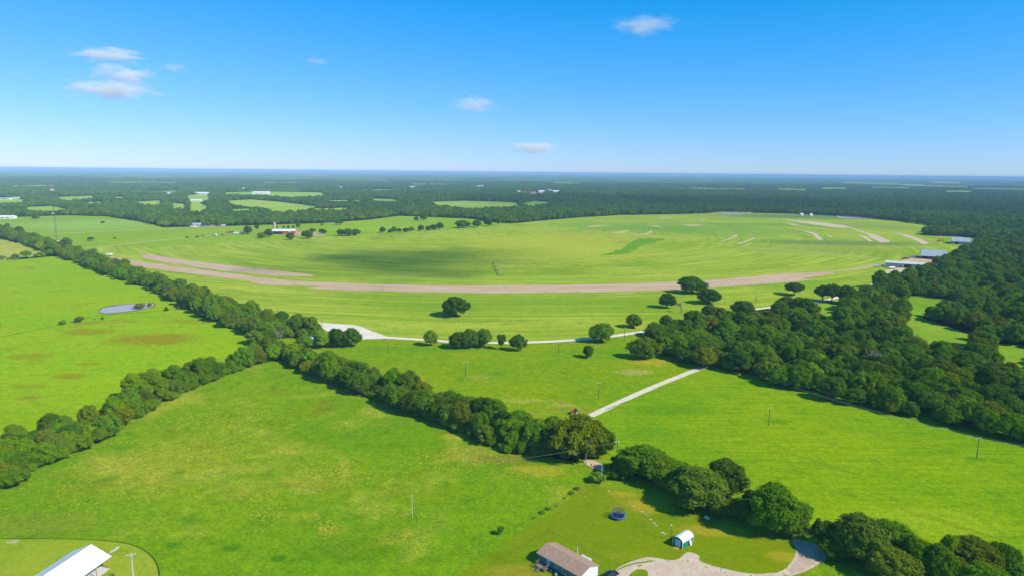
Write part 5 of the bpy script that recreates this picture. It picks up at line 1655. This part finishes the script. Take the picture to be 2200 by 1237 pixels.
PP = {}
for k, a in enumerate([(1000, 809, 8.4, 'dark utility pole alone in the meadow below the three-tree clump'), (1286, 857, 8.4, 'utility pole in the meadow above the pale straight driveway'), (1651, 914, 8.4, 'utility pole in the right pasture near its dark green patch'),
                       (2098, 984, 8.6, 'utility pole at the right edge before the wood\'s shadow'), (1325, 991, 8.2, 'dark utility pole in the hedge gap behind the dirt patch'), (834, 758, 8.0, 'thin pole just below the gravel lot\'s road end'),
                       (597, 682, 8.2, 'pole standing behind the hedge left of the gravel lot'), (692, 712, 8.6, 'pole with crossarm in front of the pale gravel lot'), (315, 590, 8.6, 'pole behind the far hedgerow below the curved soil band'),
                       (222, 565, 8.6, 'pole behind the far hedgerow at the soil band\'s left tip'), (1341, 731, 8.6, 'pole beside the gravel road near the wood'), (1200, 761, 7.6, 'thin pole below the gravel road midway'),
                       (1623, 653, 9.4, 'thin pole in the hay field left of the spreading oak'), (1857, 627, 8.6, 'pole by the pale road bend near the hangar'), (184, 538, 8.4, 'pole at the left end of the lower farm track')]):
    PP[k] = pole(*a, lamp=(k in (3, 4)))
PP['front'] = pole(288, 1257, 9.0, 'grey pole with transformer near the shelter, cut by the bottom edge', lamp=True, mat='palepole', r=.2)
PP['mid'] = pole(886, 1110, 7.6, 'slender pale pole alone in the middle of the front meadow', arm=False, mat='palepole', r=.1)
PP['silver'] = pole(1292, 1037, 7.2, 'silver pole at the hedge corner above the lawn', arm=False, mat='palepole', r=.13)
PP['shed'] = pole(1441, 1160, 4.6, 'short lamp pole just left of the green shed', arm=False, mat='pole', r=.09)
x, y, h = PP['shed']
o = MB().tube((0, 0, h), (0, 0, h + .3), .22, .12, 8).build('lamp_head', M['white'], None, (x, y, .05))
o.parent = [q for q in COL.objects if q.name.startswith('utility_pole')][-1]
o.location = (0, 0, 0)


def wire(a, b, lab, sag=.8, off=(0, 0, 0), r=.022):
    p, q = Vector(a) + Vector(off), Vector(b) + Vector(off)
    mb = MB()
    N = 16
    pts = [p.lerp(q, i / N) - Vector((0, 0, sag * 4 * (i / N) * (1 - i / N))) for i in range(N + 1)]
    for s, t in zip(pts[:-1], pts[1:]):
        mb.tube(s, t, r, r, 3, cap=False)
    return mb


def wires(pa, pb, lab, offs=((-1, 0, 0), (0, 0, 0), (1, 0, 0)), group=None):
    for i, of in enumerate(offs):
        c_, s_ = math.cos(R_(20)), math.sin(R_(20))
        o = wire((pa[0], pa[1], pa[2] - .2), (pb[0], pb[1], pb[2] - .2), '', .9, (of[0] * c_, of[0] * s_, 0)).build('power_line', M['steel'])
        tag(o, '%s wire of the %s' % (['left', 'middle', 'right'][i], lab), 'wire', 'overhead wires')


xr, yr = G(2420, 1035)
wires(PP[3], (xr, yr, 8.6), 'line running right from the pole before the wood\'s shadow')
xr, yr = G(1700, 868)
wires(PP[3], (xr, yr, 8.6), 'line running left from the pole before the wood\'s shadow')
o = wire((PP[4][0], PP[4][1], 7.8), (G(1080, 1030)[0], G(1080, 1030)[1], 7), '', .6).build('power_line', M['steel'])
tag(o, 'single wire crossing the hedgerow gap above the dirt patch', 'wire')


# ------------------------------------------------------------------ fences
def fence(pts, n, lab, mat='pole', h=1.0, wires_=3):
    P = [Vector(G(*p)) for p in pts]
    root = empty('wire_fence', (P[0].x, P[0].y, .06), 0, lab, 'fence')
    o0 = P[0]
    seg = [(P[i + 1] - P[i]).length for i in range(len(P) - 1)]
    tot = sum(seg)
    Q = []
    for k in range(n):
        d = tot * k / (n - 1)
        i = 0
        while i < len(seg) - 1 and d > seg[i]:
            d -= seg[i]
            i += 1
        Q.append(P[i].lerp(P[i + 1], min(1, d / seg[i])) - o0)
    for q in Q:
        MB().tube((q.x, q.y, 0), (q.x, q.y, h), .035, .035, 5).build('post', M[mat], root)
    mb = MB()
    for a, b in zip(Q[:-1], Q[1:]):
        for w_ in range(wires_):
            z = h * (.35 + .3 * w_)
            mb.tube((a.x, a.y, z), (b.x, b.y, z), .007, .007, 3, cap=False)
    mb.build('wire', M['pole'], root)


fence([(1180, 1143), (1240, 1172), (1328, 1216)], 16, 'thin wire fence running behind the teal mobile home')
fence([(1180, 1143), (1140, 1165), (1050, 1220)], 12, 'thin wire fence running from the home\'s back corner toward the bottom edge')
fence([(1255, 1045), (1180, 1095), (1080, 1152), (990, 1218)], 16, 'weedy wire fence between the front meadow and the lawn')
x, y = G(1180, 1143)
o = MB().tube((-.6, 0, 0), (-.6, 0, 1.9), .05, .05, 6).tube((.8, 0, 0), (.8, 0, 1.9), .05, .05, 6).tube((-.6, 0, .6), (.8, 0, 1.7), .03, .03, 5).build('corner_brace', M['pole'], None, (x, y, .06))
tag(o, 'tall brown braced corner posts where the two home fences meet', 'fence post')
# weeds and shrubs along the fence
for i, (px, py, wd, tn) in enumerate([(1165, 1104, 17, 'mid'), (1178, 1096, 14, 'mid'), (1148, 1114, 9, 'bright'), (1195, 1088, 7, 'bright'), (1228, 1062, 15, 'bright'), (1240, 1053, 15, 'mid'), (1212, 1072, 7, 'bright')]):
    tree_px(px, py, wd, 'bush', tn, '%s low weedy shrub, %s on the meadow fence from the sapling toward the hedge' % (adjs.get(tn, 'green'), ordinal([2, 3, 1, 4, 6, 7, 5][i])), 'weedy shrubs on the meadow fence', name='shrub', k=.55)


# ------------------------------------------------------------------ vehicles and machines
def wheel(parent, x, y, r, wd):
    t = MB().tube((x, y - wd / 2, r), (x, y + wd / 2, r), r, r, 16).build('wheel', M['tyre'], parent)
    MB().tube((x, y - wd / 2 - .02, r), (x, y + wd / 2 + .02, r), r * .55, r * .55, 12).build('rim', M['palepole'], t)


x, y = G(1234, 889)
tr_ = empty('tractor', (x, y, .1), R_(200), 'dark red tractor with white rear hubs at the end of the pale driveway', 'tractor')
MB().box(.1, 2.1, -.42, .42, .75, 1.45).build('hood', M['redpaint'], tr_)
MB().box(-1.0, .1, -.6, .6, .7, 1.1).build('body', M['redpaint'], tr_)
MB().box(-1.15, -.1, -.75, .75, 2.45, 2.58).build('canopy', M['redpaint'], tr_)
MB().box(-1.0, -.2, -.6, .6, 1.12, 2.45).build('cab', M['glass'], tr_)
for s in (-1, 1):
    MB().box(-1.3, -.1, s * .95 - .2, s * .95 + .2, 1.5, 1.58).build('fender', M['redpaint'], tr_)
    wheel(tr_, -.7, s * .95, .8, .42)
    wheel(tr_, 1.6, s * .75, .48, .28)
MB().tube((1.2, .2, 1.45), (1.2, .2, 2.3), .05, .05, 6).build('exhaust', M['black'], tr_)

x, y = G(1309, 1237)
car = empty('parked_car', (x + .4, y - .3, .1), R_(35), 'dark navy car parked at the start of the dirt drive, cut by the bottom edge', 'car')


def loft(prof_list, name, mat, parent):
    """(x, half width, z0, z1) stations"""
    vs, fs = [], []
    for (xx, hw, z0, z1) in prof_list:
        vs += [(xx, -hw, z0), (xx, -hw * .96, (z0 + z1) / 2 + .05), (xx, -hw * .86, z1), (xx, hw * .86, z1), (xx, hw * .96, (z0 + z1) / 2 + .05), (xx, hw, z0)]
    k = 6
    for i in range(len(prof_list) - 1):
        for j in range(k):
            fs.append((i * k + j, i * k + (j + 1) % k, (i + 1) * k + (j + 1) % k, (i + 1) * k + j))
    fs += [tuple(range(k)), tuple(range((len(prof_list) - 1) * k, len(prof_list) * k))]
    return MB().add(vs, fs).build(name, M[mat], parent, smooth=False)


loft([(-2.3, .82, .4, .85), (-2.1, .9, .32, 1.0), (-1.0, .92, .3, 1.02), (.8, .92, .3, 1.0), (1.9, .9, .32, .88), (2.25, .8, .4, .7)], 'body', 'navy', car)
loft([(-1.95, .72, 1.0, 1.05), (-1.45, .78, 1.0, 1.5), (.3, .78, 1.0, 1.52), (1.05, .76, .98, 1.02)], 'windows', 'glass', car)
MB().box(-1.35, .25, -.62, .62, 1.5, 1.56).build('roof', M['navy'], car)
for s in (-1, 1):
    wheel(car, -1.4, s * .82, .34, .22)
    wheel(car, 1.4, s * .82, .34, .22)
    MB().box(2.2, 2.27, s * .55 - .16, s * .55 + .16, .55, .68).build('headlight', M['white'], car)
# equipment row along the farm track
for i, (px, py, kind, lab) in enumerate([(402, 511.5, 'rust', 'rusty brown implement beside the farm track, farthest left of the parked equipment'), (424, 510, 'rust', 'rusty implement on the farm track, second from the left'), (436, 508, 'rust', 'rusty plough on the farm track, third from the left'),
                                         (461, 507.5, 'white', 'white trailer in the parked equipment row, the left white one'), (478, 506, 'rust', 'dark low implement between the two white trailers'),
                                         (490, 502.5, 'orange', 'orange combine in the parked equipment row, left of its pair'), (498, 502, 'orange', 'orange combine in the parked equipment row, right of its pair'), (507, 503.5, 'white', 'white trailer beside the orange combines'),
                                         (521, 502.5, 'white', 'white box trailer touching the round tree left of the red barn'),
                                         (1916, 579, 'white', 'white tank trailer on the dirt yard before the hangar'), (1903, 576, 'steel', 'grey machinery piled at the hangar\'s left corner'), (1886, 575.5, 'white', 'tiny white box alone in the grass left of the hangar'),
                                         (1944, 557, 'rust', 'rusty machine behind the hangar roof, the left one'), (1951, 556.5, 'rust', 'rusty machine behind the hangar roof, the right one'), (1962, 555, 'steel', 'grey trailer left of the open barn'), (1983, 547, 'white', 'small white vehicle behind the open barn'),
                                         (2022, 519, 'orange', 'yellow brown machine beyond the hangars near the wood'), (2015, 520, 'rust', 'brown machine beyond the hangars in the grass'), (235, 550, 'white', 'white box truck at the left tip of the soil band'), (433, 484.5, 'white', 'white vehicle in front of the far pale house'),
                                         (479, 486, 'white', 'small white vehicle on the far farm drive')]):
    x, y = G(px, py)
    root = empty({'rust': 'farm_implement', 'white': 'trailer', 'orange': 'combine', 'steel': 'machine'}[kind], (x, y, .3), R_(random.uniform(-30, 30)), lab, {'rust': 'implement', 'white': 'trailer', 'orange': 'combine', 'steel': 'machine'}[kind], 'parked farm equipment')
    s = 1.25 if y > 1000 else 1.0
    L_ = {'rust': 5, 'white': 6.5, 'orange': 5, 'steel': 5}[kind] * s
    if kind == 'rust':
        MB().box(-L_ / 2, L_ / 2, -.9, .9, .7, 1.1).box(-L_ / 3, L_ / 4, -.6, .6, 1.1, 2.0).tube((L_ / 2, 0, .8), (L_ / 2 + 2, 0, .5), .1, .1, 5).build('frame', M['rust'], root)
        for k in range(4):
            MB().box(-L_ / 2 + k * L_ / 4, -L_ / 2 + k * L_ / 4 + .15, -1.3, 1.3, .1, .8).build('tine', M['rust'], root)
    elif kind == 'orange':
        MB().box(-L_ / 2, L_ / 2 - 1.2, -1.5, 1.5, 1.2, 3.2).build('body', M['orange'], root)
        MB().box(L_ / 2 - 1.2, L_ / 2, -1.1, 1.1, 1.6, 3.6).build('cab', M['glass'], root)
        MB().box(L_ / 2 + .2, L_ / 2 + 1.2, -2.6, 2.6, .2, 1.0).build('header', M['orange'], root)
    else:
        mt = 'white' if kind == 'white' else 'steel'
        if px in (1916,):
            MB().tube((-3, 0, 1.9), (3, 0, 1.9), 1.3, 1.3, 14).build('tank', M['white'], root)
        else:
            MB().box(-L_ / 2, L_ / 2, -1.2, 1.2, .8, 3.0).box(-L_ / 2 + .1, L_ / 2 - .1, -1.1, 1.1, 3.0, 3.1).build('body', M[mt], root)
        MB().box(L_ / 2, L_ / 2 + 1.2, -.1, .1, .7, .85).build('hitch', M['rust'], root)
    for sx3 in (-1, 1):
        for sy3 in (-1, 1):
            MB().tube((sx3 * L_ * .3, sy3 * 1.2 - .12, .5), (sx3 * L_ * .3, sy3 * 1.2 + .12, .5), .5, .5, 10).build('wheel', M['tyre'], root)

# centre pivot piece lying in the hay field: a short pale irrigation span
p0, p1 = Gc(1063, 566), Gc(1076, 593)
piv = empty('irrigation_span', (p0.x, p0.y, .2), 0, 'short pale irrigation pipe on wheeled frames standing in the hay field', 'irrigation pipe')
dd_ = p1 - p0
MB().tube((0, 0, 3.2), (dd_.x, dd_.y, 3.2), .35, .35, 8).build('pipe', M['tan'], piv)
for t in (0, .33, .66, 1):
    MB().tube((dd_.x * t - 1.5, dd_.y * t, 0), (dd_.x * t, dd_.y * t, 3.2), .15, .15, 5).tube((dd_.x * t + 1.5, dd_.y * t, 0), (dd_.x * t, dd_.y * t, 3.2), .15, .15, 5).build('frame', M['tan'], piv)
    for s in (-1.5, 1.5):
        MB().tube((dd_.x * t + s, dd_.y * t - .15, .6), (dd_.x * t + s, dd_.y * t + .15, .6), .6, .6, 10).build('wheel', M['tyre'], piv)
x, y = G(1519, 1113)
o = MB().box(-.9, .9, -.4, .4, 0, .35).box(-.6, .5, -.3, .3, .35, .6).build('white_tub', M['white'], None, (x, y, .1))
o.rotation_euler = (0, 0, R_(-50))
tag(o, 'white upturned object lying at the hedge foot above the lawn', 'tub')


# ------------------------------------------------------------------ clouds (all above the haze)
def cloudmat(name, dens, thr, sc):
    m = bpy.data.materials.new(name)
    m.use_nodes = True
    nt = m.node_tree
    nt.nodes.remove(nt.nodes['Principled BSDF'])
    out = nt.nodes['Material Output']
    tc = nt.nodes.new('ShaderNodeTexCoord')
    ln = nt.nodes.new('ShaderNodeVectorMath')
    ln.operation = 'LENGTH'
    nt.links.new(tc.outputs['Object'], ln.inputs[0])
    n = nd(nt, 'ShaderNodeTexNoise', Scale=sc, Detail=5, Roughness=.55)
    oi = nt.nodes.new('ShaderNodeObjectInfo')
    va = nt.nodes.new('ShaderNodeVectorMath')
    va.operation = 'ADD'
    cx = nt.nodes.new('ShaderNodeCombineXYZ')
    nt.links.new(math_(nt, 'MULTIPLY', oi.outputs['Random'], 40.0), cx.inputs[0])
    nt.links.new(tc.outputs['Object'], va.inputs[0])
    nt.links.new(cx.outputs[0], va.inputs[1])
    nt.links.new(va.outputs[0], n.inputs['Vector'])
    f = rng(nt, ln.outputs['Value'], 1.0, 0.0, 0, 1, False)
    v = math_(nt, 'SUBTRACT', math_(nt, 'ADD', math_(nt, 'MULTIPLY', f, .55), math_(nt, 'MULTIPLY', n.outputs[0], 1.15)), thr)
    d = rng(nt, v, 0, .3, 0, dens)
    pv = nt.nodes.new('ShaderNodeVolumePrincipled')
    pv.inputs['Color'].default_value = (1, 1, 1, 1)
    pv.inputs['Anisotropy'].default_value = -.1
    nt.links.new(d, pv.inputs['Density'])
    nt.links.new(pv.outputs[0], out.inputs['Volume'])
    return m


CM = cloudmat('cloud_vapour', .0075, .76, 2.4)
CM2 = cloudmat('thin_cloud_vapour', .0045, .75, 2.6)
CSH = cloudmat('dense_cloud_vapour', .012, .73, 3.0)
iv3, if3 = ico(3)


def cloud(loc, size, mat, label):
    me = bpy.data.meshes.new('cloud')
    me.from_pydata([tuple(p) for p in iv3], [], if3)
    me.materials.append(mat)
    o = bpy.data.objects.new('cloud', me)
    COL.objects.link(o)
    o.location = loc
    o.scale = (size[0] * 1.25, size[1] * 1.25, size[2] * 1.35)
    tag(o, label, 'cloud', 'small white clouds')
    return o


def cloud_px(px, py, wpx, hpx, alt, mat, label):
    x, y = G(px, py, alt)
    sc = F_PX / depth_of(x, y)
    return cloud((x, y, alt), (wpx / 2 / sc, wpx / 2 / sc * .8, hpx / 2 / sc), mat, label)


cloud_px(232, 118, 170, 34, 900, CM, 'flat ragged cloud, topmost of the stack at upper left')
cloud_px(262, 160, 150, 46, 900, CM, 'bright humped cloud in the middle of the upper left stack')
cloud_px(238, 192, 200, 46, 820, CM, 'widest white cloud, lowest of the upper left stack')
cloud_px(373, 146, 60, 22, 900, CM2, 'small wisp right of the upper left cloud stack')
cloud_px(1385, 56, 160, 40, 1000, CM2, 'slanting streaky cloud at the upper right')
cloud_px(1018, 227, 110, 44, 800, CM2, 'small soft cloud above the middle of the fields')
cloud_px(1148, 318, 130, 32, 520, CM2, 'low faint cloud just above the horizon')
cloud_px(680, 132, 60, 14, 1000, CM2, 'barely visible thin wisp left of centre')


def shade_cloud(px, py, rx, ry, alt, label):
    x, y = G(px, py)
    k = alt / SUN_DIR.z
    return cloud((x + SUN_DIR.x * k, y + SUN_DIR.y * k, alt), (rx, ry, 60), CSH, label)


shade_cloud(885, 560, 190, 190, 900, 'fair weather cloud overhead casting the shadow on the hay field')
shade_cloud(1480, 436, 1500, 900, 1300, 'broad cloud overhead shading the far woods')

# ------------------------------------------------------------------ haze
hz = MB().box(-38000, 38000, -38000, 38000, -1.0, 112.0).build('haze', None)
hm = bpy.data.materials.new('haze_air')
hm.use_nodes = True
hm.node_tree.nodes.remove(hm.node_tree.nodes['Principled BSDF'])
pv = hm.node_tree.nodes.new('ShaderNodeVolumePrincipled')
pv.inputs['Color'].default_value = (0.42, 0.67, 0.98, 1)
pv.inputs['Density'].default_value = 0.000082
pv.inputs['Anisotropy'].default_value = -0.25
hm.node_tree.links.new(pv.outputs[0], hm.node_tree.nodes['Material Output'].inputs['Volume'])
hz.data.materials.append(hm)
tag(hz, kind='stuff')
